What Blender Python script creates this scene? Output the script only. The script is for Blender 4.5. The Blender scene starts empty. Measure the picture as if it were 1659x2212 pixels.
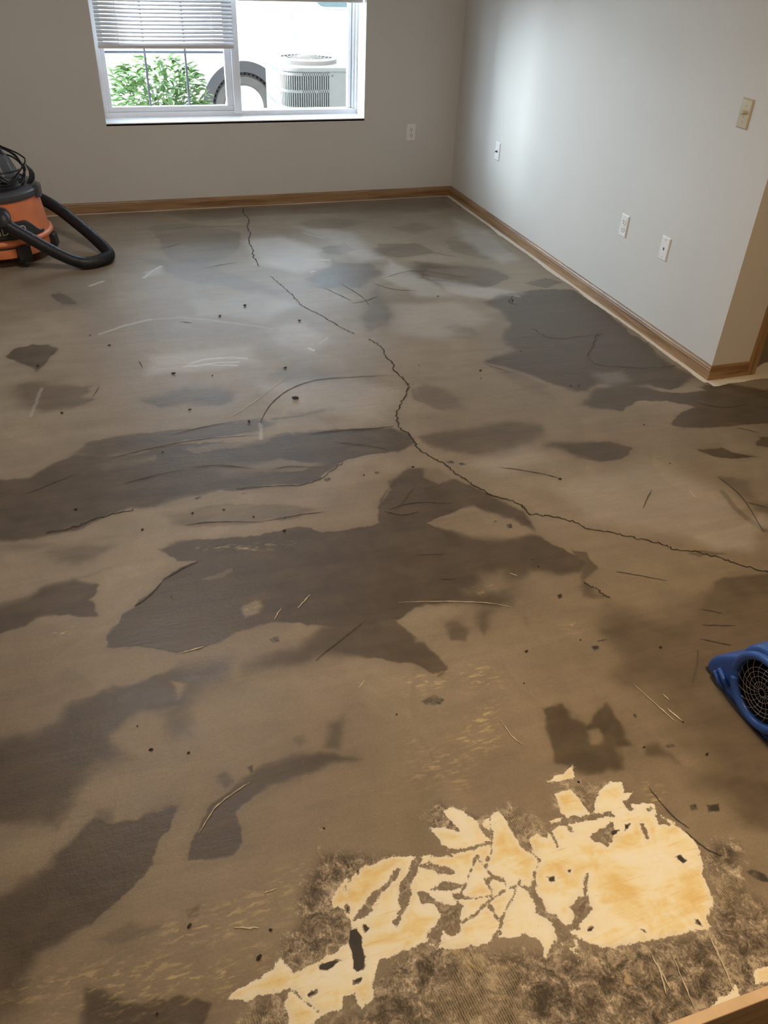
import bpy, bmesh, math, random
import numpy as np
from mathutils import Vector, Matrix
R = math.radians
SC = bpy.context.scene
COL = SC.collection
random.seed(7)

# ------------------------------------------------------------------ camera
W, H = 1659, 2212
F, PITCH, ROLL, YAW = 1759.65, 0.62368, 0.04728, 0.346056
CAM = np.array([-2.60378, -6.05184, 1.67735])
cy_, sy_ = math.cos(YAW), math.sin(YAW)
FWD = np.array([sy_*math.cos(PITCH), cy_*math.cos(PITCH), -math.sin(PITCH)])
RT0 = np.array([cy_, -sy_, 0.0]); UP0 = np.cross(RT0, FWD)
RT = math.cos(ROLL)*RT0 + math.sin(ROLL)*UP0
UP = -math.sin(ROLL)*RT0 + math.cos(ROLL)*UP0
cd = bpy.data.cameras.new('camera'); cam = bpy.data.objects.new('camera', cd); COL.objects.link(cam)
m = Matrix.Identity(4)
for i in range(3):
    m[i][0], m[i][1], m[i][2], m[i][3] = RT[i], UP[i], -FWD[i], CAM[i]
cam.matrix_world = m
cd.sensor_fit = 'VERTICAL'; cd.sensor_height = 34.6; cd.lens = F/H*34.6
cd.clip_start = 0.05; cd.clip_end = 200
SC.camera = cam

# ------------------------------------------------------------------ light and exposure
SC.view_settings.view_transform = 'Standard'; SC.view_settings.look = 'None'
SC.view_settings.gamma = 1.0; SC.view_settings.use_curve_mapping = False
SC.view_settings.exposure = 0.0
SC.cycles.use_denoising = True
SC.cycles.max_bounces = 7; SC.cycles.diffuse_bounces = 4; SC.cycles.glossy_bounces = 2
SC.cycles.use_adaptive_sampling = True; SC.cycles.adaptive_threshold = 0.05
SC.cycles.sample_clamp_indirect = 8
world = bpy.data.worlds.new('sky'); SC.world = world; world.use_nodes = True
bg = world.node_tree.nodes['Background']
bg.inputs[0].default_value = (0.80, 0.90, 1.0, 1); bg.inputs[1].default_value = 3.0

def lamp(name, kind, loc, direction, energy, color, **kw):
    d = bpy.data.lights.new(name, kind); o = bpy.data.objects.new(name, d); COL.objects.link(o)
    o.location = loc
    if direction is not None:
        o.rotation_euler = Vector(direction).to_track_quat('-Z', 'Y').to_euler()
    d.energy = energy; d.color = color
    for k, v in kw.items(): setattr(d, k, v)
    return o
lamp('sun', 'SUN', (0, -5, 12), (0.25, 0.42, -0.87), 8.0, (1.0, 0.96, 0.9), angle=R(0.6))
lamp('daylight_fill_van', 'AREA', (-1.4, 3.15, 2.25), (-0.05, -1.0, -0.30), 105.0, (0.54, 0.75, 1.0),  # added area lamp above the van, out of view, boosts daylight indoors
     shape='RECTANGLE', size=4.4, size_y=1.6)
lamp('daylight_fill_left', 'AREA', (-4.9, 2.0, 2.0), (1.0, -0.90, -0.12), 400.0, (0.68, 0.84, 1.0),  # unseen area lamp added at left to brighten the right wall
     shape='RECTANGLE', size=3.4, size_y=2.8)
lamp('daylight_fill_far_left', 'AREA', (-3.9, 3.3, 1.6), (0.9, -1.3, -0.05), 520.0, (0.82, 0.92, 1.0),  # second added lamp out of view, for the far end of that wall
     shape='RECTANGLE', size=1.6, size_y=2.2)
lamp('room_fill', 'AREA', (-2.6, -2.6, 2.42), (0, 0, -1), 24.0, (1.0, 0.96, 0.92), shape='DISK', size=0.5)  # added neutral fill lamp, no such fixture known
lamp('ceiling_bulb', 'AREA', (-1.25, -5.30, 2.40), (0, 0, -1), 43.0, (1.0, 0.70, 0.38),
     shape='DISK', size=0.45)

# ------------------------------------------------------------------ materials
def mat(name):
    M = bpy.data.materials.new(name); M.use_nodes = True
    nt = M.node_tree; b = nt.nodes['Principled BSDF']
    return M, nt, b
def N(nt, t, **kw):
    n = nt.nodes.new(t)
    for k, v in kw.items():
        if k.startswith('i_'): n.inputs[k[2:].replace('_', ' ')].default_value = v
        else: setattr(n, k, v)
    return n
def noise(nt, scale, detail=4, rough=.55, vec=None, dist=0.0):
    n = N(nt, 'ShaderNodeTexNoise'); n.inputs['Scale'].default_value = scale
    n.inputs['Detail'].default_value = detail; n.inputs['Roughness'].default_value = rough
    n.inputs['Distortion'].default_value = dist
    if vec is not None: nt.links.new(vec, n.inputs['Vector'])
    return n
def ramp(nt, src, stops, interp='LINEAR'):
    r = N(nt, 'ShaderNodeValToRGB'); r.color_ramp.interpolation = interp
    e = r.color_ramp.elements
    while len(e) > 1: e.remove(e[-1])
    for i, (p, c) in enumerate(stops):
        el = e[0] if i == 0 else e.new(p)
        el.position = p; el.color = (*c, 1) if len(c) == 3 else c
    nt.links.new(src, r.inputs[0]); return r
def math_(nt, op, a, b=None, c=None, clamp=False):
    n = N(nt, 'ShaderNodeMath', operation=op, use_clamp=clamp)
    for i, v in enumerate((a, b, c)):
        if v is None: continue
        if isinstance(v, (int, float)): n.inputs[i].default_value = v
        else: nt.links.new(v, n.inputs[i])
    return n.outputs[0]
def mixc(nt, f, a, b, mode='MIX'):
    n = N(nt, 'ShaderNodeMix', data_type='RGBA', blend_type=mode)
    for i, v in ((0, f), (6, a), (7, b)):
        if isinstance(v, (int, float)): n.inputs[i].default_value = v
        elif isinstance(v, tuple): n.inputs[i].default_value = (*v, 1) if len(v) == 3 else v
        else: nt.links.new(v, n.inputs[i])
    return n.outputs[2]
def smooth(nt, v, lo, hi):
    n = N(nt, 'ShaderNodeMapRange', interpolation_type='SMOOTHSTEP')
    nt.links.new(v, n.inputs[0]); n.inputs[1].default_value = lo; n.inputs[2].default_value = hi
    return n.outputs[0]
def pos(nt, scale=(1, 1, 1), rot=(0, 0, 0), obj=False):
    if obj: s = N(nt, 'ShaderNodeTexCoord').outputs['Object']
    else: s = N(nt, 'ShaderNodeNewGeometry').outputs['Position']
    mp = N(nt, 'ShaderNodeMapping'); mp.inputs['Scale'].default_value = scale; mp.inputs['Rotation'].default_value = rot
    nt.links.new(s, mp.inputs[0]); return mp.outputs[0]
def bump(nt, b, h, strength=.2, dist=.005):
    n = N(nt, 'ShaderNodeBump'); n.inputs['Strength'].default_value = strength; n.inputs['Distance'].default_value = dist
    nt.links.new(h, n.inputs['Height']); nt.links.new(n.outputs[0], b.inputs['Normal']); return n
def simple(name, col, rough=.5, metal=0., spec=.5, var=.06, vscale=30, bumpy=0.0):
    M, nt, b = mat(name)
    n = noise(nt, vscale, 3, vec=pos(nt, obj=True))
    lo = tuple(c*(1-var) for c in col); hi = tuple(min(1, c*(1+var)) for c in col)
    r = ramp(nt, n.outputs[0], [(.3, lo), (.7, hi)])
    nt.links.new(r.outputs[0], b.inputs['Base Color'])
    b.inputs['Roughness'].default_value = rough; b.inputs['Metallic'].default_value = metal
    b.inputs['Specular IOR Level'].default_value = spec
    if bumpy: bump(nt, b, n.outputs[0], bumpy, .003)
    return M

def wall_mat(name, col):
    M, nt, b = mat(name)
    n = noise(nt, 1.3, 3, vec=pos(nt)); n2 = noise(nt, 120, 3, .6, vec=pos(nt))
    r = ramp(nt, n.outputs[0], [(.3, tuple(c*.97 for c in col)), (.7, tuple(c*1.02 for c in col))])
    nt.links.new(r.outputs[0], b.inputs['Base Color'])
    b.inputs['Roughness'].default_value = .5; b.inputs['Specular IOR Level'].default_value = .35
    bump(nt, b, n2.outputs[0], .12, .002)
    return M
M_wall = wall_mat('wall_paint', (.67, .655, .625))
M_ceil = simple('ceiling_paint', (.78, .77, .74), .8, var=.02)
M_vinyl = simple('white_vinyl', (.82, .83, .86), .35, var=.02)
M_sill = simple('white_sill_paint', (.84, .85, .88), .4, var=.02)
M_slat = simple('blind_slat_vinyl', (.74, .73, .76), .45, var=.03)
M_cord = simple('blind_cord', (.88, .88, .88), .7, var=.02)
M_plate = simple('white_plate_plastic', (.84, .84, .85), .3, var=.02)
M_recept = simple('receptacle_plastic', (.80, .78, .70), .35, var=.02)
M_almond = simple('almond_plastic', (.56, .50, .36), .22, var=.04)
M_slot = simple('slot_dark', (.03, .02, .015), .6)
M_screw = simple('screw_steel', (.55, .53, .5), .35, metal=.9)
M_orange = simple('orange_polyethylene', (.70, .215, .085), .42, var=.10, vscale=9, bumpy=.05)
M_black = simple('black_plastic', (.022, .022, .026), .45, var=.15, bumpy=.05)
M_grey = simple('dark_grey_plastic', (.075, .078, .09), .38, var=.15, vscale=14)
M_hose = simple('hose_vinyl', (.014, .015, .019), .42, var=.1)
M_cable = simple('power_cord_rubber', (.012, .012, .014), .35)
M_letter = simple('printed_letters', (.62, .60, .58), .5, var=.03)
M_sticker = simple('pale_sticker', (.50, .49, .44), .5, var=.1)
M_blue = simple('blue_polyethylene', (.035, .115, .46), .33, var=.10, vscale=18, bumpy=.06)
M_wire = simple('guard_wire', (.62, .60, .56), .3, metal=.85)
M_dark = simple('fan_inside', (.012, .010, .009), .6)
M_acp = simple('ac_cabinet_paint', (.235, .228, .215), .45, var=.03)
M_acd = simple('ac_coil', (.10, .10, .105), .6)
M_van = simple('van_paint', (.88, .88, .88), .3, var=.01)
M_arch = simple('wheel_arch_plastic', (.030, .030, .034), .6)
M_tyre = simple('tyre_rubber', (.05, .048, .046), .7, var=.15)
M_rim = simple('steel_wheel', (.50, .47, .44), .4, metal=.3)
M_red = simple('red_paint', (.45, .03, .04), .5)
M_vglass = simple('van_window_glass', (.10, .15, .17), .1)
M_seal = simple('window_rubber', (.10, .10, .11), .5)
M_concrete_out = simple('outdoor_concrete', (.62, .61, .58), .8, var=.05, vscale=3)
M_stem = simple('shrub_stem', (.09, .06, .035), .8)
M_crumb = simple('mortar_crumb', (.03, .028, .026), .85, var=.3, vscale=200)
M_chip = simple('mortar_chip', (.075, .07, .062), .85, var=.35, vscale=120, bumpy=.3)

def leaf_mat():
    M, nt, b = mat('shrub_leaf')
    n = noise(nt, 6, 3, vec=pos(nt))
    r = ramp(nt, n.outputs[0], [(.3, (.075, .16, .04)), (.55, (.15, .26, .08)), (.75, (.25, .34, .15))])
    nt.links.new(r.outputs[0], b.inputs['Base Color']); b.inputs['Roughness'].default_value = .5
    return M
M_leaf = leaf_mat()

def glass_mat():
    M, nt, b = mat('clear_glass'); nt.nodes.remove(b)
    out = nt.nodes['Material Output']
    t = N(nt, 'ShaderNodeBsdfTransparent'); t.inputs[0].default_value = (.96, .975, .97, 1)
    g = N(nt, 'ShaderNodeBsdfGlossy'); g.inputs['Roughness'].default_value = .02
    lw = N(nt, 'ShaderNodeLayerWeight'); lw.inputs[0].default_value = .5
    f5 = math_(nt, 'MULTIPLY_ADD', math_(nt, 'POWER', lw.outputs['Facing'], 5.0), .5, .022)
    mx = N(nt, 'ShaderNodeMixShader')
    nt.links.new(f5, mx.inputs[0]); nt.links.new(t.outputs[0], mx.inputs[1]); nt.links.new(g.outputs[0], mx.inputs[2])
    nt.links.new(mx.outputs[0], out.inputs[0]); return M
M_glass = glass_mat()

def oak_mat(name, axis, tint=(1, 1, 1)):
    # grain runs along one world axis
    M, nt, b = mat(name)
    sc = [38, 38, 38]; sc[axis] = 2.2
    sf = [190, 190, 190]; sf[axis] = 6
    n = noise(nt, 1, 5, .6, vec=pos(nt, tuple(sc)), dist=.6)
    n2 = noise(nt, 1, 3, .6, vec=pos(nt, tuple(sf)))
    t = lambda c: tuple(a*k for a, k in zip(c, tint))
    r = ramp(nt, n.outputs[0], [(.28, t((.17, .088, .038))), (.45, t((.34, .19, .088))), (.6, t((.43, .26, .13))), (.8, t((.27, .145, .065)))])
    r2 = ramp(nt, n2.outputs[0], [(.35, (.72, .70, .68)), (.6, (1, 1, 1))])
    c = mixc(nt, .8, r.outputs[0], r2.outputs[0], 'MULTIPLY')
    nt.links.new(c, b.inputs['Base Color']); b.inputs['Roughness'].default_value = .42
    b.inputs['Specular IOR Level'].default_value = .4
    bump(nt, b, n2.outputs[0], .1, .001); return M
M_oak = [oak_mat('oak_grain_x', 0, (.90, .93, .98)), oak_mat('oak_grain_y', 1, (.90, .93, .98)), oak_mat('oak_grain_z', 2, (.90, .93, .98))]

# ------------------------------------------------------------------ mesh helpers
def bx(bm, lo, hi):
    lo, hi = Vector(lo), Vector(hi)
    r = bmesh.ops.create_cube(bm, size=1)
    for v in r['verts']:
        v.co = Vector((lo[i] + (v.co[i] + .5)*(hi[i]-lo[i]) for i in range(3)))
    return r['verts']
def lathe(bm, prof, seg=48, c=(0, 0, 0), axis='z', a0=0, a1=2*math.pi, cap=False):
    full = abs(a1-a0-2*math.pi) < 1e-6; n = seg if full else seg+1
    rows = []
    for (r, z) in prof:
        row = []
        for i in range(n):
            a = a0 + (a1-a0)*i/seg
            p = (r*math.cos(a), r*math.sin(a), z)
            if axis == 'x': p = (z, r*math.cos(a), r*math.sin(a))
            elif axis == 'y': p = (r*math.sin(a), z, r*math.cos(a))
            row.append(bm.verts.new(Vector(p)+Vector(c)))
        rows.append(row)
    for j in range(len(rows)-1):
        for i in range(seg if full else seg):
            k = (i+1) % n
            if not full and i+1 >= n: continue
            bm.faces.new((rows[j][i], rows[j][k], rows[j+1][k], rows[j+1][i]))
    if cap:
        for row in (rows[0], rows[-1]):
            try: bm.faces.new(row)
            except ValueError: pass
    return rows
def catmull(pts, n=10, closed=False):
    P = [Vector(p) for p in pts]; out = []
    L = len(P); rng = L if closed else L-1
    for i in range(rng):
        if closed: p0, p1, p2, p3 = P[(i-1) % L], P[i], P[(i+1) % L], P[(i+2) % L]
        else: p0, p1, p2, p3 = P[max(i-1, 0)], P[i], P[i+1], P[min(i+2, L-1)]
        for k in range(n):
            t = k/n
            out.append(.5*((2*p1)+(p2-p0)*t+(2*p0-5*p1+4*p2-p3)*t*t+(3*p1-p0-3*p2+p3)*t**3))
    if not closed: out.append(P[-1])
    return out
def tube(bm, path, rad, seg=12, closed=False, cap=True):
    P = [Vector(p) for p in path]; L = len(P); rows = []
    up = Vector((0, 0, 1)); prev = None
    for i in range(L):
        t = (P[(i+1) % L]-P[i-1]) if closed else (P[min(i+1, L-1)]-P[max(i-1, 0)])
        if t.length < 1e-9: t = Vector((0, 0, 1))
        t.normalize()
        if prev is None:
            a = up if abs(t.dot(up)) < .95 else Vector((1, 0, 0))
            n = (a - t*a.dot(t)).normalized()
        else:
            n = prev - t*prev.dot(t)
            n = n.normalized() if n.length > 1e-6 else Vector((1, 0, 0))
        prev = n; b = t.cross(n)
        r = rad(i/(L-1 if L > 1 else 1), i) if callable(rad) else rad
        rows.append([bm.verts.new(P[i]+n*(r*math.cos(2*math.pi*k/seg))+b*(r*math.sin(2*math.pi*k/seg))) for k in range(seg)])
    for j in range(L if closed else L-1):
        A, B = rows[j], rows[(j+1) % L]
        for k in range(seg):
            bm.faces.new((A[k], A[(k+1) % seg], B[(k+1) % seg], B[k]))
    if cap and not closed:
        bm.faces.new(rows[0][::-1]); bm.faces.new(rows[-1])
def prism(bm, poly, axis, a, b):
    # polygon in the two other axes, extruded from a to b along axis (0 x, 1 y, 2 z)
    def P(u, v, w):
        return {0: (w, u, v), 1: (u, w, v), 2: (u, v, w)}[axis]
    A = [bm.verts.new(P(u, v, a)) for u, v in poly]; B = [bm.verts.new(P(u, v, b)) for u, v in poly]
    fa = bm.faces.new(A[::-1]); fb = bm.faces.new(B); L = len(poly)
    for i in range(L): bm.faces.new((A[i], A[(i+1) % L], B[(i+1) % L], B[i]))
    return fa, fb
def obj(name, bm, material, parent=None, smooth=False, bevel=0.0, bseg=2, sub=0, solid=0.0):
    bmesh.ops.recalc_face_normals(bm, faces=bm.faces)
    me = bpy.data.meshes.new(name); bm.to_mesh(me); bm.free()
    me.materials.append(material)
    o = bpy.data.objects.new(name, me); COL.objects.link(o)
    if parent: o.parent = parent
    if smooth:
        for p in me.polygons: p.use_smooth = True
    if solid:
        md = o.modifiers.new('solid', 'SOLIDIFY'); md.thickness = solid; md.offset = 0
    if bevel:
        md = o.modifiers.new('bevel', 'BEVEL'); md.width = bevel; md.segments = bseg; md.limit_method = 'ANGLE'; md.angle_limit = R(40)
    if sub:
        md = o.modifiers.new('sub', 'SUBSURF'); md.levels = sub; md.render_levels = sub
    return o
def box(name, lo, hi, material, parent=None, bevel=0.0):
    bm = bmesh.new(); bx(bm, lo, hi); return obj(name, bm, material, parent, bevel=bevel)
def tag(o, label, cat, group=None):
    o['label'] = label; o['category'] = cat
    if group: o['group'] = group
    return o
def struct(o): o['kind'] = 'structure'; return o
def thing(name, label, cat, loc=(0, 0, 0), rz=0, group=None):
    o = bpy.data.objects.new(name, None); COL.objects.link(o); o.empty_display_size = .05
    o.location = loc; o.rotation_euler = (0, 0, rz); return tag(o, label, cat, group)

# photo pixel -> point on the floor (z = 0), used to lay out the stains of the slab in metres
def floor_pt(x, y):
    x = np.asarray(x, float); y = np.asarray(y, float)
    d = [RT[i]*(x-W/2)/F - UP[i]*(y-H/2)/F + FWD[i] for i in range(3)]
    s = -CAM[2]/d[2]
    return CAM[0]+s*d[0], CAM[1]+s*d[1]

# ================================================================== SETTING
WX0, WX1, WZ0, WZ1 = -2.473, -.709, .554, 1.78     # window opening
WT = .29                                            # outer wall thickness
CEIL = 2.44
RL = 3.2417                                         # right wall length
# --- walls
bm = bmesh.new()
bx(bm, (-4.7, 0, -.25), (WX0, WT, CEIL)); bx(bm, (WX1, 0, -.25), (2.6, WT, CEIL))
bx(bm, (WX0, 0, -.25), (WX1, WT, WZ0)); bx(bm, (WX0, 0, WZ1), (WX1, WT, CEIL))
struct(obj('wall_back', bm, M_wall))
struct(box('wall_right', (0, -RL, 0), (.235, -.0005, CEIL), M_wall))
struct(box('wall_left', (-4.7, -8, 0), (-4.5, -.0005, CEIL), M_wall))
struct(box('wall_front', (-4.5, -8, 0), (2.4, -7.8, CEIL), M_wall))
struct(box('wall_hall', (2.4, -8, 0), (2.6, -.0005, CEIL), M_wall))
struct(box('ceiling', (-4.7, -8, CEIL), (2.6, WT, CEIL+.15), M_ceil))

# --- oak baseboards: small ogee on top
def base_profile(h=.0685, t=.012):
    return [(0, 0), (t, 0), (t, h*.70), (t*.86, h*.76), (t*.86, h*.84), (t*.55, h*.94), (t*.45, h), (0, h)]
bm = bmesh.new(); pr = base_profile()
prism(bm, [(-u, v) for u, v in pr], 0, -4.5, -.0005); struct(obj('baseboard_back', bm, M_oak[0]))
bm = bmesh.new(); 
A = [bm.verts.new((-u, -.012, v)) for u, v in pr]; B = [bm.verts.new((-u, -RL-u, v)) for u, v in pr]
bm.faces.new(A); bm.faces.new(B[::-1])
for i in range(len(pr)): bm.faces.new((A[i], A[(i+1) % len(pr)], B[(i+1) % len(pr)], B[i]))
struct(obj('baseboard_right', bm, M_oak[1]))
bm = bmesh.new()
A = [bm.verts.new((-u, -RL-u, v)) for u, v in pr]; B = [bm.verts.new((.2125, -RL-u, v)) for u, v in pr]
bm.faces.new(A); bm.faces.new(B[::-1])
for i in range(len(pr)): bm.faces.new((A[i], A[(i+1) % len(pr)], B[(i+1) % len(pr)], B[i]))
struct(obj('baseboard_end', bm, M_oak[0]))
bm = bmesh.new(); bx(bm, (.2125, -RL-.014, 0), (.258, -RL+.06, 2.1))
struct(obj('trim_1', bm, M_oak[2], bevel=.003))

# --- window
win = struct(bpy.data.objects.new('window_1', None)); COL.objects.link(win); win.location = (0, 0, 0)
bm = bmesh.new(); bx(bm, (WX0, .0, WZ0-.012), (WX1, .19, WZ0+.006))
obj('window_sill', bm, M_sill, win, bevel=.002)
bm = bmesh.new()
bx(bm, (WX1-.004, .001, WZ0+.006), (WX1+.0, .19, WZ1)); obj('jamb_lit_face', bm, M_sill, win)  # white face added on the right return, stands for daylight on it
FY0, FY1 = .180, .262
bm = bmesh.new()
FB = .036                                           # bottom member of the frame
bx(bm, (WX0, FY0, WZ0), (WX1, FY1, WZ0+FB)); bx(bm, (WX0, FY0, WZ1-.045), (WX1, FY1, WZ1))
bx(bm, (WX0, FY0, WZ0+FB), (WX0+.034, FY1, WZ1-.045)); bx(bm, (WX1-.020, FY0, WZ0+FB), (WX1, FY1, WZ1-.045))
bx(bm, (WX1-.038, FY0+.02, WZ0+FB), (WX1-.020, FY1, WZ1-.045)); bx(bm, (WX1-.064, FY0+.035, WZ0+FB), (WX1-.042, FY1, WZ1-.045))
obj('window_frame', bm, M_vinyl, win, bevel=.003)
bm = bmesh.new(); bx(bm, (-1.602, FY0-.012, WZ0+.02), (-1.550, FY1, WZ1-.045)); obj('mullion', bm, M_vinyl, win, bevel=.004)
LX0, LX1, LZ0, LZ1 = WX0+.034, -1.602, WZ0+FB, WZ1-.045
bm = bmesh.new()
bx(bm, (LX0, .193, LZ0), (LX1, .235, LZ0+.033)); bx(bm, (LX0, .193, LZ1-.03), (LX1, .235, LZ1))
bx(bm, (LX0, .193, LZ0+.033), (LX0+.026, .235, LZ1-.03)); bx(bm, (LX1-.045, .193, LZ0+.033), (LX1, .235, LZ1-.03))
obj('sash', bm, M_vinyl, win, bevel=.004)
bm = bmesh.new(); bx(bm, (LX0+.02, .211, LZ0+.03), (LX1-.04, .214, LZ1-.02)); obj('pane', bm, M_glass, win)
bm = bmesh.new(); bx(bm, (-1.552, .225, WZ0+.034), (WX1-.048, .228, LZ1)); obj('pane', bm, M_glass, win)
gy = .220
bm = bmesh.new()
for gx in (-2.161, -1.900): bx(bm, (gx-.007, gy, LZ0+.03), (gx+.007, gy+.008, LZ1-.03))
for gz in (.943, 1.30, 1.62): bx(bm, (LX0+.02, gy+.001, gz-.007), (LX1-.04, gy+.007, gz+.007))
obj('muntin_grid', bm, simple('muntin_grey', (.26, .27, .33), .5), win)

# --- floor slab with its patching compound, cracks and adhesive, laid out in metres
def axis_pts(segs):
    out = []
    for a, b, s in segs:
        n = max(1, int(round((b-a)/s))); out += list(np.linspace(a, b, n, endpoint=False))
    return np.array(out + [segs[-1][1]])
GX = axis_pts([(-4.7, -3.5, .05), (-3.5, .32, .0036), (.32, .8, .01), (.8, 2.6, .1)])
GY = axis_pts([(-8, -5.75, .06), (-5.75, -4.3, .0030), (-4.3, -2.5, .0042), (-2.5, .0, .0060), (.0, .12, .03)])
NX, NY = len(GX), len(GY)
XX, YY = np.meshgrid(GX, GY)
def lattice(x, y, scale, seed):
    rs = np.random.RandomState(seed); T = rs.rand(256, 256).astype(np.float32)
    u, v = x*scale+1000, y*scale+1000
    i, j = np.floor(u).astype(int), np.floor(v).astype(int); fu, fv = u-i, v-j
    fu = fu*fu*(3-2*fu); fv = fv*fv*(3-2*fv)
    a = T[i % 256, j % 256]; b = T[(i+1) % 256, j % 256]; c = T[i % 256, (j+1) % 256]; d = T[(i+1) % 256, (j+1) % 256]
    return (a*(1-fu)+b*fu)*(1-fv)+(c*(1-fu)+d*fu)*fv
def fbm(scale, octv, seed, x=None, y=None):
    x = XX if x is None else x; y = YY if y is None else y
    s = 0; a = .5; tot = 0
    for k in range(octv):
        s = s + a*lattice(x, y, scale*2**k, seed+k); tot += a; a *= .5
    return s/tot - .5
def sdf(poly, wx, wy, margin):
    """signed distance (positive inside), only near the polygon; returns slice, field"""
    px, py = floor_pt([p[0] for p in poly], [p[1] for p in poly])
    x0, x1, y0, y1 = px.min()-margin, px.max()+margin, py.min()-margin, py.max()+margin
    ix = slice(*np.searchsorted(GX, [x0, x1])); iy = slice(*np.searchsorted(GY, [y0, y1]))
    X = wx[iy, ix]; Y = wy[iy, ix]
    d2 = np.full(X.shape, 1e9, np.float32); ins = np.zeros(X.shape, bool)
    n = len(px)
    for k in range(n):
        ax, ay, bx_, by_ = px[k], py[k], px[(k+1) % n], py[(k+1) % n]
        ex, ey = bx_-ax, by_-ay; L = ex*ex+ey*ey+1e-12
        t = np.clip(((X-ax)*ex+(Y-ay)*ey)/L, 0, 1)
        d2 = np.minimum(d2, (X-ax-t*ex)**2+(Y-ay-t*ey)**2)
        if abs(ey) > 1e-12:
            c = ((ay > Y) != (by_ > Y)) & (X < (bx_-ax)*(Y-ay)/(by_-ay)+ax)
            ins ^= c
    return (iy, ix), np.where(ins, 1, -1)*np.sqrt(d2)
def sstep(v, lo, hi):
    t = np.clip((v-lo)/(hi-lo), 0, 1); return t*t*(3-2*t)
# domain warp so that the traced outlines become ragged
wx1 = (XX + .06*fbm(6, 4, 11) + .018*fbm(38, 4, 21)).astype(np.float32)
wy1 = (YY + .06*fbm(6, 4, 31) + .018*fbm(38, 4, 41)).astype(np.float32)
wx2 = (XX + .009*fbm(40, 4, 51)).astype(np.float32)
wy2 = (YY + .009*fbm(40, 4, 61)).astype(np.float32)

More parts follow.
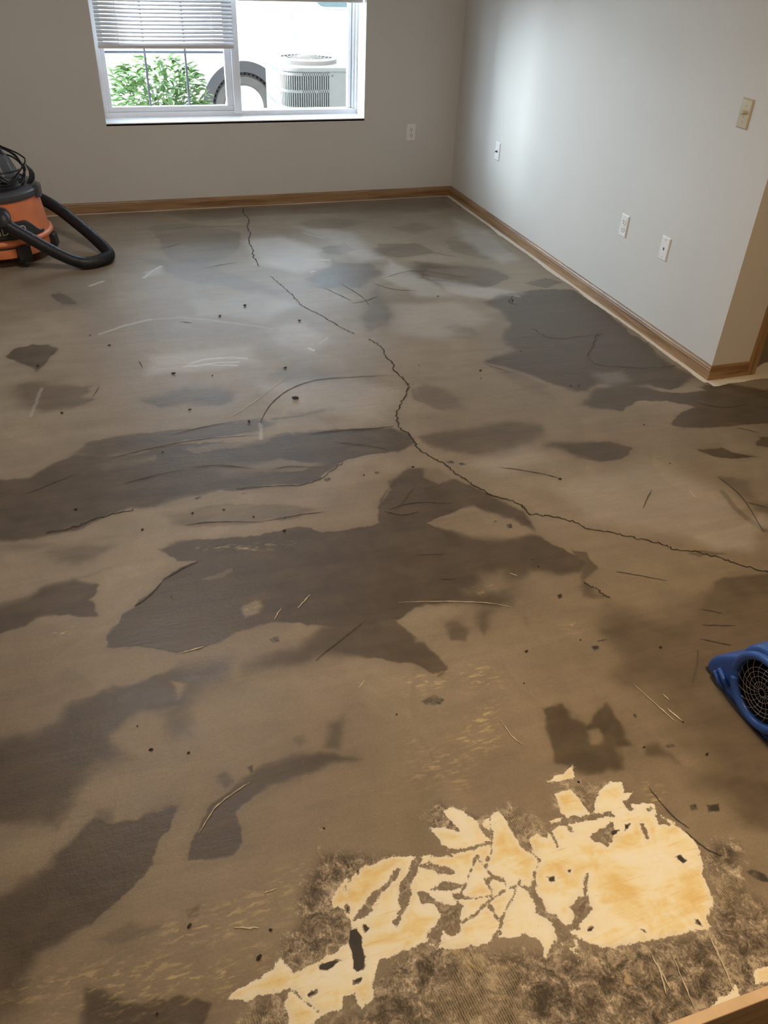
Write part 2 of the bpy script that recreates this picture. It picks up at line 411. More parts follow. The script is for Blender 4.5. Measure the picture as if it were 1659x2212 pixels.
# traced outlines of marks on the slab, plus a painted shade strip and sheen patch (photo pixels, projected to the floor by floor_pt): (strength, edge softness m, outline)
DAMP_SHADE = [
 (.85, .018, [(10,770),(30,750),(70,742),(110,742),(130,752),(110,768),(95,785),(75,802),(60,790),(35,782)]),
 (.62, .040, [(35,832),(60,825),(110,826),(170,832),(200,828),(192,845),(175,855),(205,860),(185,876),(130,888),(90,895),(45,885),(30,860)]),
 (.68, .040, [(305,862),(350,852),(400,838),(470,838),(512,848),(500,870),(470,877),(400,875),(350,882),(325,872)]),
 (.55, .03, [(108,640),(130,632),(162,648),(170,658),(140,660)]),
 (.42, .06, [(580,808),(600,795),(660,795),(720,800),(745,815),(700,830),(650,842),(605,830)]),
 (.38, .05, [(620,888),(660,892),(700,876),(738,880),(700,896),(665,908),(630,905)]),
 # long dark band across the left
 (.72, .04, [(150,985),(180,962),(250,942),(330,936),(420,925),(500,908),(560,903),(600,916),(560,930),(480,942),(400,955),(300,980),(200,1000)]),
 (.95, .028, [(0,1045),(60,1035),(110,1005),(160,985),(240,985),(330,972),(420,958),(500,952),(600,940),(640,935),(700,930),(780,925),(850,922),(890,940),(902,960),(870,978),(800,985),(740,1000),(700,1022),(690,1040),(650,1050),(580,1055),(480,1062),(400,1072),(340,1092),(280,1100),(235,1110),(190,1130),(130,1150),(60,1160),(0,1170)]),
 (.55, .05, [(60,1195),(110,1180),(180,1172),(265,1180),(240,1200),(190,1217),(150,1226),(95,1215)]),
 (.55, .05, [(0,1170),(60,1160),(120,1175),(80,1195),(0,1185)]),
 (.45, .05, [(350,1105),(430,1095),(520,1088),(620,1092),(680,1098),(640,1125),(560,1130),(460,1138),(380,1132)]),
 # the wide dark field in the middle
 (.97, .016, [(230,1400),(240,1370),(270,1330),(300,1300),(340,1270),(370,1238),(430,1215),(400,1260),(420,1300),(480,1330),(480,1385),(400,1410),(330,1405)]),
 (.97, .024, [(345,1290),(430,1215),(380,1215),(350,1185),(400,1168),(500,1160),(600,1150),(640,1140),(700,1150),(760,1140),(822,1130),(830,1090),(850,1042),(890,1012),(950,1006),(985,1030),(1040,1056),(1100,1086),(1140,1102),(1150,1130),(1165,1160),(1200,1182),(1240,1202),(1270,1215),(1250,1240),(1200,1242),(1140,1236),(1120,1260),(1112,1308),(1060,1318),(980,1310),(900,1318),(870,1340),(800,1350),(720,1355),(650,1345),(590,1345),(530,1365),(480,1387),(400,1395)]),
 (.78, .035, [(520,1455),(530,1432),(580,1412),(640,1396),(690,1350),(760,1340),(860,1340),(900,1380),(920,1400),(962,1440),(945,1466),(900,1440),(840,1430),(760,1425),(700,1420),(660,1440),(600,1452)]),
 (.62, .035, [(940,1340),(990,1335),(1015,1360),(1000,1385),(960,1385)]),
 (.62, .025, [(1035,1305),(1075,1318),(1068,1350),(1047,1376),(1022,1345)]),
 (.5, .02, [(1125,1320),(1150,1330),(1145,1355),(1130,1345)]),
 (.5, .03, [(700,1385),(740,1390),(780,1400),(790,1420),(740,1415)]),
 # left edge
 (.85, .03, [(0,1325),(50,1290),(90,1265),(150,1245),(205,1262),(192,1290),(218,1332),(190,1336),(140,1330),(90,1336),(50,1358),(0,1382)]),
 (.45, .02, [(130,1245),(200,1235),(255,1228),(240,1235),(170,1248)]),
 (.90, .03, [(0,1615),(60,1590),(110,1560),(140,1520),(200,1495),(280,1478),(350,1450),(390,1438),(420,1470),(400,1530),(340,1545),(270,1560),(255,1590),(270,1620),(290,1645),(230,1662),(190,1700),(150,1740),(110,1790),(50,1785),(0,1785)]),
 (.75, .04, [(350,1450),(420,1420),(505,1412),(502,1470),(460,1480),(430,1502),(415,1540),(380,1600),(340,1605),(330,1560),(380,1500)]),
 (.7, .03, [(320,1540),(420,1535),(415,1600),(370,1610),(330,1590)]),
 (.96, .022, [(0,1955),(60,1880),(130,1820),(190,1760),(240,1772),(300,1755),(378,1738),(350,1790),(320,1850),(305,1892),(290,1912),(230,1972),(150,2032),(80,2060),(70,2100),(50,2155),(0,2160)]),
 (.6, .04, [(160,1790),(200,1745),(240,1740),(245,1770),(180,1790)]),
 (.86, .022, [(395,1860),(410,1800),(440,1760),(490,1710),(560,1665),(640,1640),(720,1633),(792,1646),(720,1662),(660,1682),(600,1702),(560,1722),(528,1760),(537,1830),(520,1852),(450,1856)]),
 (.65, .02, [(700,1572),(742,1550),(745,1600),(738,1632),(690,1626)]),
 (.6, .015, [(622,1610),(645,1600),(655,1620),(635,1632)]),
 (.7, .015, [(465,1680),(500,1670),(520,1690),(495,1698)]),
 (.92, .022, [(178,2230),(182,2170),(192,2140),(250,2150),(300,2164),(390,2164),(458,2182),(450,2230)]),
 (.85, .03, [(0,2150),(40,2140),(60,2170),(20,2200),(0,2212)]),
 (.45, .04, [(200,2030),(290,1985),(345,1995),(350,2010),(270,2045)]),
 (.5, .02, [(385,1970),(430,1955),(420,1985),(395,1990)]),
 # along the right wall
 (.92, .028, [(1045,655),(1080,635),(1170,626),(1240,628),(1290,658),(1330,690),(1370,722),(1430,770),(1500,818),(1450,840),(1400,835),(1330,842),(1290,832),(1270,850),(1240,850),(1200,832),(1140,812),(1090,792),(1040,782),(1070,766),(1110,755),(1080,730),(1100,700),(1080,672)]),
 (.60, .035, [(1130,612),(1180,600),(1215,610),(1180,624)]),
 (.85, .028, [(1258,872),(1285,840),(1340,830),(1400,838),(1470,848),(1520,842),(1600,856),(1659,868),(1659,912),(1600,915),(1540,926),(1480,928),(1450,915),(1460,890),(1500,878),(1440,862),(1380,868),(1350,888),(1290,880)]),
 (.75, .03, [(1500,835),(1580,828),(1640,838),(1659,850),(1659,880),(1600,872),(1540,850)]),
 (.85, .024, [(1175,962),(1240,950),(1310,950),(1366,968),(1350,986),(1300,994),(1250,986),(1210,972)]),
 (.85, .015, [(1500,968),(1560,965),(1632,986),(1580,989),(1530,982)]),
 (.8, .02, [(1640,942),(1670,940),(1670,978),(1638,965)]),
 (.66, .035, [(900,945),(960,930),(1040,920),(1110,906),(1172,914),(1182,942),(1130,970),(1070,986),(1000,980),(930,966)]),
 (.50, .045, [(888,842),(910,825),(960,838),(1000,868),(1005,886),(930,882),(895,862)]),
 (.45, .05, [(1040,785),(1100,790),(1180,830),(1200,860),(1150,850),(1080,810)]),
 (.55, .02, [(960,706),(990,698),(1026,710),(1024,722),(990,720)]),
 (.5, .03, [(1545,1030),(1620,1035),(1640,1080),(1665,1092),(1665,1145),(1620,1100),(1580,1062)]),
 (.35, .03, [(1080,1010),(1160,1005),(1215,1030),(1160,1030)]),
 # right and lower right
 (.66, .06, [(1670,1232),(1560,1245),(1480,1282),(1400,1318),(1320,1300),(1300,1330),(1290,1370),(1330,1422),(1300,1468),(1350,1490),(1400,1500),(1420,1560),(1500,1640),(1500,1700),(1560,1705),(1600,1790),(1670,1812)]),
 (.80, .035, [(1485,1660),(1560,1640),(1670,1660),(1670,1812),(1610,1792),(1570,1720),(1500,1700)]),
 (.96, .012, [(1175,1528),(1215,1520),(1235,1545),(1258,1562),(1282,1535),(1307,1530),(1330,1560),(1360,1612),(1335,1615),(1352,1652),(1300,1656),(1250,1662),(1200,1640),(1185,1590)]),
 (.70, .012, [(1235,1188),(1270,1195),(1292,1232),(1265,1252),(1318,1292),(1260,1285),(1252,1255)]),
 (.6, .02, [(1480,1190),(1520,1185),(1570,1195),(1500,1200)]),
 (.7, .01, [(1385,1608),(1420,1600),(1470,1650),(1480,1660),(1440,1640),(1392,1635)]),
 # far area
 (.40, .05, [(318,492),(400,480),(520,500),(515,545),(430,580),(360,562),(345,522)]),
 (.34, .05, [(420,592),(520,600),(640,632),(600,642),(480,622)]),
 (.45, .03, [(693,536),(740,524),(768,540),(740,551),(700,548)]),
 (.45, .04, [(818,526),(900,524),(942,545),(860,556),(808,545)]),
 (.52, .035, [(658,602),(720,565),(800,570),(832,590),(780,622),(690,622)]),
 (.60, .04, [(898,562),(960,570),(1060,578),(1102,600),(1050,622),(950,616),(878,592)]),
 (.50, .035, [(775,690),(788,640),(820,618),(852,650),(852,702),(800,722)]),
 (.42, .03, [(838,490),(900,480),(962,495),(900,506)]),
 (.30, .05, [(380,600),(300,560),(420,560),(640,640),(560,640)]),
 (.45, .05, [(350,462),(520,448),(960,432),(985,445),(920,460),(640,462),(420,478)]),  # shade below the window sill, painted as a darker strip
 (.35, .04, [(960,520),(1010,500),(1070,510),(1110,545),(1050,560),(980,545)]),
 (.35, .03, [(640,480),(720,470),(800,478),(740,492),(660,495)]),
]
LIGHT = [
 (.85, .02, [(915,1130),(1000,1100),(1030,1093),(1110,1115),(1165,1157),(1060,1162),(1000,1156),(940,1142)]),
 (.75, .02, [(520,1310),(555,1285),(572,1300),(560,1325),(535,1335)]),
 (.45, .015, [(435,1252),(510,1228),(515,1236),(450,1256)]),
 (.45, .03, [(210,1003),(340,982),(330,994),(230,1010)]),
 (.65, .03, [(1045,1245),(1080,1235),(1110,1270),(1095,1290),(1055,1280)]),
 (.5, .03, [(985,1275),(1050,1262),(1065,1280),(1000,1292)]),
 (.9, .03, [(250,1590),(300,1545),(345,1560),(350,1600),(300,1640),(262,1630)]),
 (.8, .008, [(1262,1572),(1285,1572),(1300,1600),(1278,1598)]),
 (.85, .012, [(360,1470),(400,1470),(378,1508)]),
 (.6, .02, [(920,1005),(960,1000),(990,1030),(950,1045),(925,1030)]),
 (.5, .03, [(395,970),(560,940),(620,932),(560,952),(430,980)]),
 (.5, .05, [(460,1010),(600,990),(700,1000),(620,1020),(480,1030)]),
 (.7, .05, [(880,1345),(950,1340),(960,1385),(900,1395)]),
]
PALE = [
 (.42, .06, [(530,520),(600,510),(690,540),(702,575),(640,588),(558,570)]),  # window sheen on the floor, painted as a pale patch
 (.32, .05, [(588,705),(650,698),(708,735),(672,762),(600,742)]),
 (.30, .05, [(330,770),(540,745),(560,780),(440,800),(320,812)]),
 (.30, .06, [(420,650),(560,630),(640,660),(560,690),(440,680)]),
 (.40, .04, [(930,600),(1040,618),(1130,632),(1060,645),(960,632)]),
 (.35, .04, [(840,560),(900,590),(980,640),(900,640),(830,600)]),
 (.35, .03, [(310,590),(345,575),(350,592),(322,600)]),
 (.28, .05, [(980,470),(1060,500),(1120,560),(1080,570),(1000,520)]),
 (.30, .06, [(640,490),(760,500),(830,560),(780,565),(700,520)]),
 (.30, .06, [(850,660),(980,650),(1060,690),(960,735),(860,720)]),
 (.2, .04, [(1280,805),(1340,802),(1360,825),(1300,835)]),
 (.25, .08, [(560,830),(760,812),(850,850),(820,900),(640,880)]),
 (.25, .06, [(1010,1000),(1130,960),(1170,985),(1080,1020)]),
 (.30, .03, [(1480,1150),(1560,1140),(1640,1110),(1659,1130),(1620,1190),(1540,1185)]),
 (.22, .06, [(1200,1050),(1400,1000),(1560,1060),(1620,1150),(1500,1160),(1280,1120)]),
 (.75, .008, [(1530,830),(1626,806),(1665,782),(1668,800),(1640,814),(1592,815),(1552,826)]),
]
PALELINE = [
 (.45, .016, [(215,722),(270,703),(325,690)]), (.22, .016, [(325,690),(390,686),(445,690),(520,700),(600,712)]),
 (.7, .02, [(310,600),(330,585),(348,575)]), (.75, .02, [(195,617),(222,608)]),
 (.8, .014, [(408,787),(440,776),(500,772),(532,775)]), (.8, .012, [(420,791),(470,783),(515,782)]), (.75, .012, [(398,792),(440,788),(512,789)]),
 (.9, .020, [(668,752),(676,757)]), (.8, .014, [(690,560),(712,562)]), (.8, .012, [(672,588),(680,585)]),
 (.5, .010, [(655,503),(700,515)]), (.5, .010, [(690,742),(708,730)]),
 (.3, .03, [(930,602),(1010,622),(1120,640)]), 
 
 (.35, .010, [(562,915),(564,948)]), (.25, .010, [(66,900),(90,838)]),
]
DAMPLINE = [
 (.55, .03, [(590,905),(640,900),(700,885)]), 
 (.6, .010, [(832,1100),(850,1060),(840,1040),(880,1020)]), (.6, .012, [(822,1085),(835,1062),(850,1050)]),
 (.6, .03, [(1560,1062),(1600,1110),(1650,1145)]),
]
FLECK = [
 (.9, .05, [(330,2020),(480,1975),(600,1940),(560,1990),(440,2030)]),
 (.75, .06, [(40,2150),(200,2100),(400,2080),(560,2060),(520,2150),(300,2160),(120,2175)]),
 (.8, .04, [(980,1590),(1060,1560),(1075,1610),(1010,1640)]),
 (.8, .03, [(1000,1560),(1060,1530),(1060,1600)]),
 (.7, .03, [(860,1480),(960,1450),(950,1490),(880,1510)]),
 (.7, .03, [(980,1435),(1050,1430),(1100,1480),(1020,1480)]),
 (.7, .02, [(120,1375),(160,1355),(160,1380),(130,1385)]),
 (.7, .02, [(1025,1275),(1060,1270),(1065,1282),(1030,1284)]),
 (.6, .03, [(1220,1345),(1260,1340),(1255,1360),(1225,1362)]),
 (.5, .06, [(880,1600),(1000,1640),(1000,1700),(900,1680)]),
 (.5, .05, [(590,1920),(650,1860),(650,1960),(600,2000)]),
 (.7, .015, [(530,1300),(560,1290),(560,1312),(535,1320)]),
 (.7, .02, [(430,1185),(560,1170),(640,1175),(560,1190)]),
 (.75, .03, [(1400,1690),(1430,1700),(1445,1760),(1420,1745)]),
]
MASTIC = [
 [(560,2240),(590,2150),(640,2212),(700,2200),(790,2170),(812,2110),(860,2060),(940,2030),(1010,2040),(1180,2050),(1300,2045),(1530,2005),(1536,1960),(1534,1920),(1512,1845),(1535,1808),(1600,1815),(1612,1850),(1600,1880),(1625,1920),(1680,1950),(1680,2300),(560,2300)],
 [(588,2060),(612,2020),(640,1990),(632,1945),(648,1915),(668,1875),(690,1838),(730,1830),(780,1835),(870,1842),(860,1860),(790,1875),(745,1930),(760,1990),(770,2032),(720,2058),(690,2080),(634,2105),(610,2085)],
 [(500,2212),(560,2150),(620,2140),(640,2200),(600,2240),(520,2240)],
 [(905,1770),(940,1720),(990,1745),(1060,1760),(1090,1735),(1130,1745),(1190,1780),(1180,1810),(1150,1860),(1080,1780),(1010,1800),(960,1820)],
 [(1190,1715),(1210,1690),(1270,1680),(1330,1690),(1290,1720),(1280,1760),(1200,1745)],
 [(1165,1680),(1240,1655),(1245,1690),(1185,1700)],
]
GLUE = [
 [(483,2157),(510,2138),(537,2124),(565,2110),(587,2094),(606,2062),(622,2090),(634,2100),(660,2088),(688,2075),(722,2055),(761,2032),(757,1998),(742,1967),(717,1961),(715,1944),(735,1915),(753,1888),(788,1871),(846,1852),(880,1850),(904,1847),(942,1848),(977,1850),(960,1828),(940,1808),(925,1785),(960,1790),(1008,1803),(985,1785),(955,1752),(981,1745),(1015,1760),(1039,1780),(1054,1768),(1077,1753),(1090,1763),(1100,1785),(1112,1805),(1135,1838),(1150,1842),(1139,1813),(1162,1804),(1185,1812),(1181,1774),(1212,1763),(1208,1740),(1196,1713),(1227,1704),(1250,1720),(1270,1745),(1284,1760),(1282,1735),(1287,1716),(1320,1689),(1343,1688),(1346,1713),(1368,1711),(1351,1733),(1412,1734),(1416,1757),(1447,1770),(1474,1794),(1501,1813),(1513,1848),(1520,1890),(1536,1921),(1538,1959),(1528,1983),(1536,2006),(1501,2012),(1443,2025),(1385,2037),(1304,2050),(1258,2029),(1240,2022),(1247,2064),(1225,2045),(1198,2024),(1190,2050),(1177,2073),(1170,2050),(1164,2029),(1135,2019),(1077,2029),(1019,2046),(996,2050),(950,2050),(923,2037),(880,2052),(846,2067),(819,2075),(811,2102),(803,2125),(807,2156),(780,2182),(765,2152),(742,2152),(738,2179),(691,2195),(660,2240),(625,2240),(614,2165),(626,2137),(576,2150),(537,2160)],
 [(1180,1688),(1215,1668),(1238,1652),(1242,1680),(1205,1690)],
 [(1630,2100),(1665,2080),(1670,2120),(1632,2128)], [(1560,2150),(1590,2125),(1600,2160),(1520,2190)],
]
HOLES = [
 [(745,1925),(751,1886),(770,1848),(766,1882),(757,1905)],
 [(765,1988),(796,1942),(830,1909),(857,1876),(867,1886),(846,1909),(810,1945),(803,1968)],
 [(850,1992),(863,1956),(861,1915),(882,1890),(894,1853),(910,1853),(890,1913),(890,1940),(871,1967),(857,2002)],
 [(903,1928),(923,1928),(946,1946),(977,1957),(999,1959),(996,1986),(992,2010),(977,2024),(958,2012),(948,2046),(926,2038),(921,2021),(945,1994),(953,1975),(935,1950),(911,1950)],
 [(1117,1911),(1150,1915),(1170,1946),(1175,1966),(1198,1978),(1225,2012),(1250,2046),(1230,2048),(1204,2031),(1198,2006),(1180,1982),(1157,1972),(1160,1952),(1138,1927)],
 [(1232,1958),(1250,1933),(1270,1939),(1278,1959),(1267,1980),(1250,1995),(1256,2007),(1240,2007),(1225,2010),(1242,1982)],
 [(1275,1806),(1320,1776),(1328,1790),(1336,1796),(1312,1830)],
 [(1178,1788),(1212,1770),(1320,1753),(1322,1760),(1212,1784),(1182,1797)],
 [(1248,1716),(1256,1716),(1290,1762),(1282,1766)],
 [(1210,1760),(1218,1762),(1240,1800),(1232,1802)],
 [(1345,1730),(1356,1728),(1372,1750),(1362,1752)],
 [(1382,1782),(1390,1782),(1402,1812),(1396,1812)],
 [(1392,1748),(1404,1742),(1412,1750),(1398,1756)],
 [(1415,1762),(1440,1770),(1448,1782),(1424,1780)],
 [(690,1785),(700,1780),(702,1786)],
 [(1020,1752),(1050,1790),(1062,1815),(1045,1800)],
 [(905,1870),(930,1862),(980,1880),(985,1890),(940,1885)],
 [(930,1920),(960,1905),(1000,1912),(975,1925)],
 [(978,1928),(996,1932),(1020,1938),(984,1946)],
]
GLUECRACK = [
 (.006, [(1152,1917),(1155,1885),(1166,1860),(1150,1838),(1135,1810),(1128,1795)]),
 (.008, [(1121,1913),(1090,1925),(1062,1940),(1050,1950),(1020,1978),(1000,1995)]),
 (.007, [(1062,1925),(1050,1900),(1065,1893),(1092,1905),(1095,1915)]),
 (.008, [(1050,1935),(1056,1955),(1072,1980)]), (.006, [(1060,1935),(1020,1940),(985,1942)]),
 (.004, [(1125,1900),(1090,1975),(1065,2030)]), (.004, [(1030,1850),(1062,1890)]), (.004, [(1030,1850),(1010,1905),(985,1955)]),
 (.006, [(1082,1985),(1078,2020)]), (.004, [(626,2140),(660,2162),(690,2190)]),
 (.008, [(1262,1934),(1268,1888)]), (.006, [(1060,1760),(1060,1840),(1050,1870)]), (.012, [(950,1840),(1000,1838),(1060,1820)]),
 (.005, [(1205,1830),(1190,1800),(1186,1780)]),
]
DARK_SPOT = [  # dark spots: holes in the adhesive and embedded flakes
 (.95, .003, [(757,2010),(769,2006),(781,2021),(785,2064),(787,2091),(776,2100),(766,2091),(764,2060),(754,2033)]),
 (.8, .004, [(688,2085),(715,2075),(735,2075),(722,2086),(707,2094),(691,2094)]),
 (.9, .003, [(785,1998),(791,1995),(797,2006),(789,2011)]),
 (.9, .003, [(1462,1850),(1470,1847),(1484,1860),(1475,1863)]),
 (.8, .003, [(1322,1796),(1338,1792),(1334,1802),(1325,1804)]),
 (.8, .003, [(1183,1895),(1198,1892),(1195,1902),(1185,1902)]), (.7, .003, [(1224,1880),(1232,1877),(1231,1886)]),
 (.8, .003, [(1270,2006),(1282,2003),(1280,2010),(1272,2012)]), (.8, .003, [(1384,2007),(1393,2007),(1391,2013)]),
 (.8, .003, [(1500,1985),(1508,1986),(1515,2000),(1508,1998)]), (.7, .003, [(1350,1782),(1360,1780),(1358,1790),(1352,1791)]),
 (.8, .003, [(668,2150),(682,2140),(680,2148),(670,2156)]), (.8, .003, [(765,2118),(785,2113),(780,2124),(766,2124)]),
 (.7, .004, [(748,1958),(757,1956),(754,1972),(748,1970)]), (.8, .003, [(769,1880),(776,1878),(773,1888)]),
 (.55, .006, [(1605,1880),(1625,1875),(1659,1890),(1665,1905),(1630,1900)]),
 (.55, .005, [(1486,1738),(1505,1735),(1512,1752),(1495,1755)]), (.55, .005, [(1525,1738),(1552,1733),(1556,1750),(1530,1757)]),
 (.5, .006, [(1275,1395),(1292,1392),(1298,1402),(1284,1408)]), (.5, .006, [(575,1378),(600,1372),(606,1385),(590,1390)]),
 (.5, .005, [(958,995),(975,994),(984,1000),(968,1002)]), (.5, .005, [(988,1000),(1000,997),(1009,1004),(996,1006)]),
 (.5, .004, [(1093,1133),(1105,1130),(1110,1140),(1098,1143)]), (.5, .004, [(1064,1124),(1072,1122),(1076,1129),(1067,1130)]),
 (.5, .004, [(697,1035),(710,1030),(716,1036),(704,1042)]), (.5, .004, [(807,1018),(820,1017),(822,1024),(810,1025)]),
 (.5, .004, [(418,1075),(432,1071),(438,1076),(424,1080)]), (.5, .004, [(520,1066),(534,1063),(534,1067),(522,1069)]),
 (.6, .004, [(1203,1285),(1214,1282),(1216,1292),(1207,1296)]), (.5, .006, [(1430,1612),(1452,1604),(1462,1612),(1446,1620)]),
 (.5, .004, [(1365,1543),(1375,1541),(1378,1552),(1370,1553)]),
 (.45, .008, [(905,1515),(940,1498),(965,1510),(950,1522),(920,1528)]), (.35, .008, [(888,1535),(905,1528),(910,1538),(892,1542)]),
 (.5, .006, [(530,1658),(545,1650),(550,1668),(540,1672)]),
]
CRACKS = [
 (.010, [(525,450),(526,462),(538,475),(535,490),(540,505),(537,522),(545,540),(548,555),(560,575)]),
 (.006, [(585,597),(600,610),(622,628),(640,648),(655,662),(690,680),(720,698),(752,715),(766,721)]),
 (.009, [(796,733),(812,742),(826,752),(832,770),(848,785),(850,800),(868,815),(882,830),(878,850),(862,878),(858,905),(865,925),(885,940),(900,965)]),
 (.009, [(900,965),(925,985),(960,1003),(985,1025),(1010,1040),(1040,1058),(1075,1075),(1105,1082),(1130,1095),(1142,1110)]),
 (.008, [(1142,1110),(1180,1115),(1230,1125),(1270,1142),(1320,1150),(1370,1163),(1430,1175),(1460,1188),(1510,1193),(1560,1208),(1600,1222),(1680,1242)]),
 (.006, [(100,1152),(150,1142),(190,1128),(240,1112),(290,1100)]), (.005, [(510,1058),(570,1052),(650,1048),(690,1035),(740,1000)]),
 (.006, [(1262,1258),(1285,1270),(1300,1282),(1318,1292)]),
 (.006, [(1110,640),(1100,652),(1118,660)]), (.005, [(1290,720),(1280,750),(1268,770)]), (.005, [(1270,775),(1300,790),(1400,795),(1460,790)]),
 (.005, [(1150,710),(1190,730),(1250,728),(1300,722)]), (.004, [(1045,785),(1100,805)]),
]
SCORES = [
 (.006, [(415,1010),(460,1006),(500,1007),(545,1013)]), (.004, [(590,1014),(630,1008),(690,1012)]),
 (.005, [(270,1044),(330,1028),(400,1014)]), (.005, [(240,990),(330,968),(430,950),(560,940)]), (.004, [(370,940),(430,925),(500,912)]),
 (.006, [(670,938),(730,930),(800,926),(850,921)]), (.005, [(720,955),(790,962),(840,972)]), (.004, [(60,1065),(110,1045),(170,1022)]),
 (.005, [(562,915),(580,880),(620,845),(680,822),(760,815),(840,812)]), (.004, [(300,780),(308,795)]), (.004, [(200,858),(215,835)]),
 (.004, [(440,580),(480,572),(510,568)]), (.004, [(340,500),(420,490),(530,490)]), (.004, [(345,538),(390,527)]),
 (.006, [(840,1102),(870,1090),(910,1085),(980,1087)]), (.004, [(862,1095),(880,1070),(893,1055)]), (.005, [(830,1105),(870,1112),(905,1105)]),
 (.004, [(898,1199),(960,1196)]), (.005, [(948,1251),(982,1250)]), (.005, [(682,1428),(720,1395),(790,1340)]),
 (.005, [(1080,1010),(1140,1018),(1195,1030),(1211,1038)]), (.005, [(1390,1098),(1398,1078),(1408,1058)]),
 (.004, [(1495,1475),(1505,1440),(1508,1405)]), (.004, [(1512,1380),(1580,1394)]), (.004, [(1515,1350),(1590,1352)]), (.004, [(1515,1316),(1560,1325)]),
 (.005, [(350,1255),(390,1230),(430,1212)]), (.005, [(290,1310),(320,1290),(350,1258)]), (.004, [(400,1135),(460,1128),(570,1128)]), (.004, [(572,1126),(640,1114),(700,1106)]),
 (.004, [(1440,1255),(1360,1240),(1330,1235)]), (.005, [(1500,868),(1560,880),(1620,872)]), (.004, [(1590,924),(1640,935)]),
 (.003, [(1480,1795),(1520,1830),(1560,1850)]), (.003, [(1400,1700),(1450,1760),(1490,1790)]), (.004, [(735,612),(780,640),(800,665)]),
 (.004, [(700,622),(760,650)]), (.004, [(760,655),(790,650),(815,640)]), (.003, [(900,600),(1000,612)]), (.004, [(930,545),(985,555)]),
 (.004, [(1550,1030),(1600,1072),(1650,1150)]), (.004, [(1610,1085),(1640,1092),(1659,1098)]),
 (.004, [(830,600),(900,585),(1010,600)]), (.004, [(390,695),(415,698)]), (.004, [(1290,1385),(1310,1382)]), (.005, [(800,610),(850,625),(900,628)]),
]
SCRAPES = [
 (.003, [(592,1340),(608,1313)]), (.004, [(643,1315),(670,1285)]), (.005, [(392,1411),(440,1398)]), (.003, [(860,1302),(960,1300),(1050,1303),(1105,1312)]),
 (.003, [(1370,1480),(1420,1525),(1460,1560)]), (.003, [(1430,1500),(1445,1512)]), (.003, [(1080,1555),(1105,1590),(1130,1610)]), (.004, [(505,2004),(560,2005)]),
 (.004, [(1530,2020),(1560,2080),(1585,2140)]), (.003, [(1450,2060),(1480,2130),(1500,2180)]), (.003, [(1420,2080),(1440,2150)]), (.003, [(1405,2060),(1450,2140)]),
 (.004, [(1490,1060),(1500,1075)]), (.003, [(775,1486),(788,1470)]), (.003, [(430,1800),(470,1740),(540,1690)]),
 (.003, [(490,905),(540,875),(620,815)]), (.004, [(1100,1238),(1118,1245)]), (.003, [(570,1930),(600,1920)]), (.004, [(1440,1530),(1475,1560)]),
]
damp_shade = np.zeros(XX.shape, np.float32); pale = damp_shade.copy(); dark_spot = damp_shade.copy(); fleck = damp_shade.copy()
glue = np.full(XX.shape, -.05, np.float32); mast = np.full(XX.shape, -.08, np.float32)
SOFT = np.clip(.9+5.0*fbm(2.6, 3, 141), .22, 2.8)       # some edges crisp, others feathered
ext = lambda P: [(-70 if x <= 2 else 1730 if x >= 1657 else x, y) for x, y in P]
for st, so, poly in DAMP_SHADE:
    s, d = sdf(ext(poly), wx1, wy1, so*2.8+.08); w = so*SOFT[s]
    damp_shade[s] = np.maximum(damp_shade[s], np.maximum(st*sstep(d, -w, w), .36*st*sstep(d, -w-.05, .02)))
for st, so, poly in LIGHT:
    s, d = sdf(poly, wx1, wy1, so*2.8+.08); w = so*SOFT[s]
    damp_shade[s] *= 1-st*sstep(d, -w, w)
for st, so, poly in PALE:
    s, d = sdf(poly, wx1, wy1, so+.08)
    pale[s] = np.maximum(pale[s], st*sstep(d, -so, so))
for st, so, poly in FLECK:
    s, d = sdf(poly, wx1, wy1, so+.08)
    fleck[s] = np.maximum(fleck[s], st*sstep(d, -so, so))
for poly in MASTIC:
    s, d = sdf(poly, wx2, wy2, .16)
    mast[s] = np.maximum(mast[s], np.clip(d, -.08, .08))
for poly in GLUE:
    s, d = sdf(poly, wx2, wy2, .12)
    glue[s] = np.maximum(glue[s], np.clip(d, -.05, .05))
def strip(pts, w):
    """polyline in px with a width in metres -> polygon list in px-free metres, as distance field"""
    px, py = floor_pt([p[0] for p in pts], [p[1] for p in pts])
    mg = w+.06
    ix = slice(*np.searchsorted(GX, [px.min()-mg, px.max()+mg])); iy = slice(*np.searchsorted(GY, [py.min()-mg, py.max()+mg]))
    X, Y = wx2[iy, ix], wy2[iy, ix]; d2 = np.full(X.shape, 1e9, np.float32)
    for k in range(len(px)-1):
        ex, ey = px[k+1]-px[k], py[k+1]-py[k]; L = ex*ex+ey*ey+1e-12
        t = np.clip(((X-px[k])*ex+(Y-py[k])*ey)/L, 0, 1)
        d2 = np.minimum(d2, (X-px[k]-t*ex)**2+(Y-py[k]-t*ey)**2)
    return (iy, ix), w/2-np.sqrt(d2)
for poly in HOLES:
    s, d = sdf(poly, wx2, wy2, .06)
    glue[s] = np.minimum(glue[s], np.clip(-d, -.05, .05)); mast[s] = np.maximum(mast[s], np.minimum(d, .02)) 
for w, pts in GLUECRACK:
    s, d = strip(pts, w*.6); glue[s] = np.minimum(glue[s], np.clip(-d, -.05, .05))
for st, so, poly in DARK_SPOT:
    s, d = sdf(poly, wx2, wy2, .05)
    dark_spot[s] = np.maximum(dark_spot[s], st*sstep(d, -so, so))
    glue[s] = np.minimum(glue[s], np.clip(-d, -.05, .05))
for st, w, pts in PALELINE:
    s, d = strip(pts, w); pale[s] = np.maximum(pale[s], st*sstep(d, -.006, w*.35))
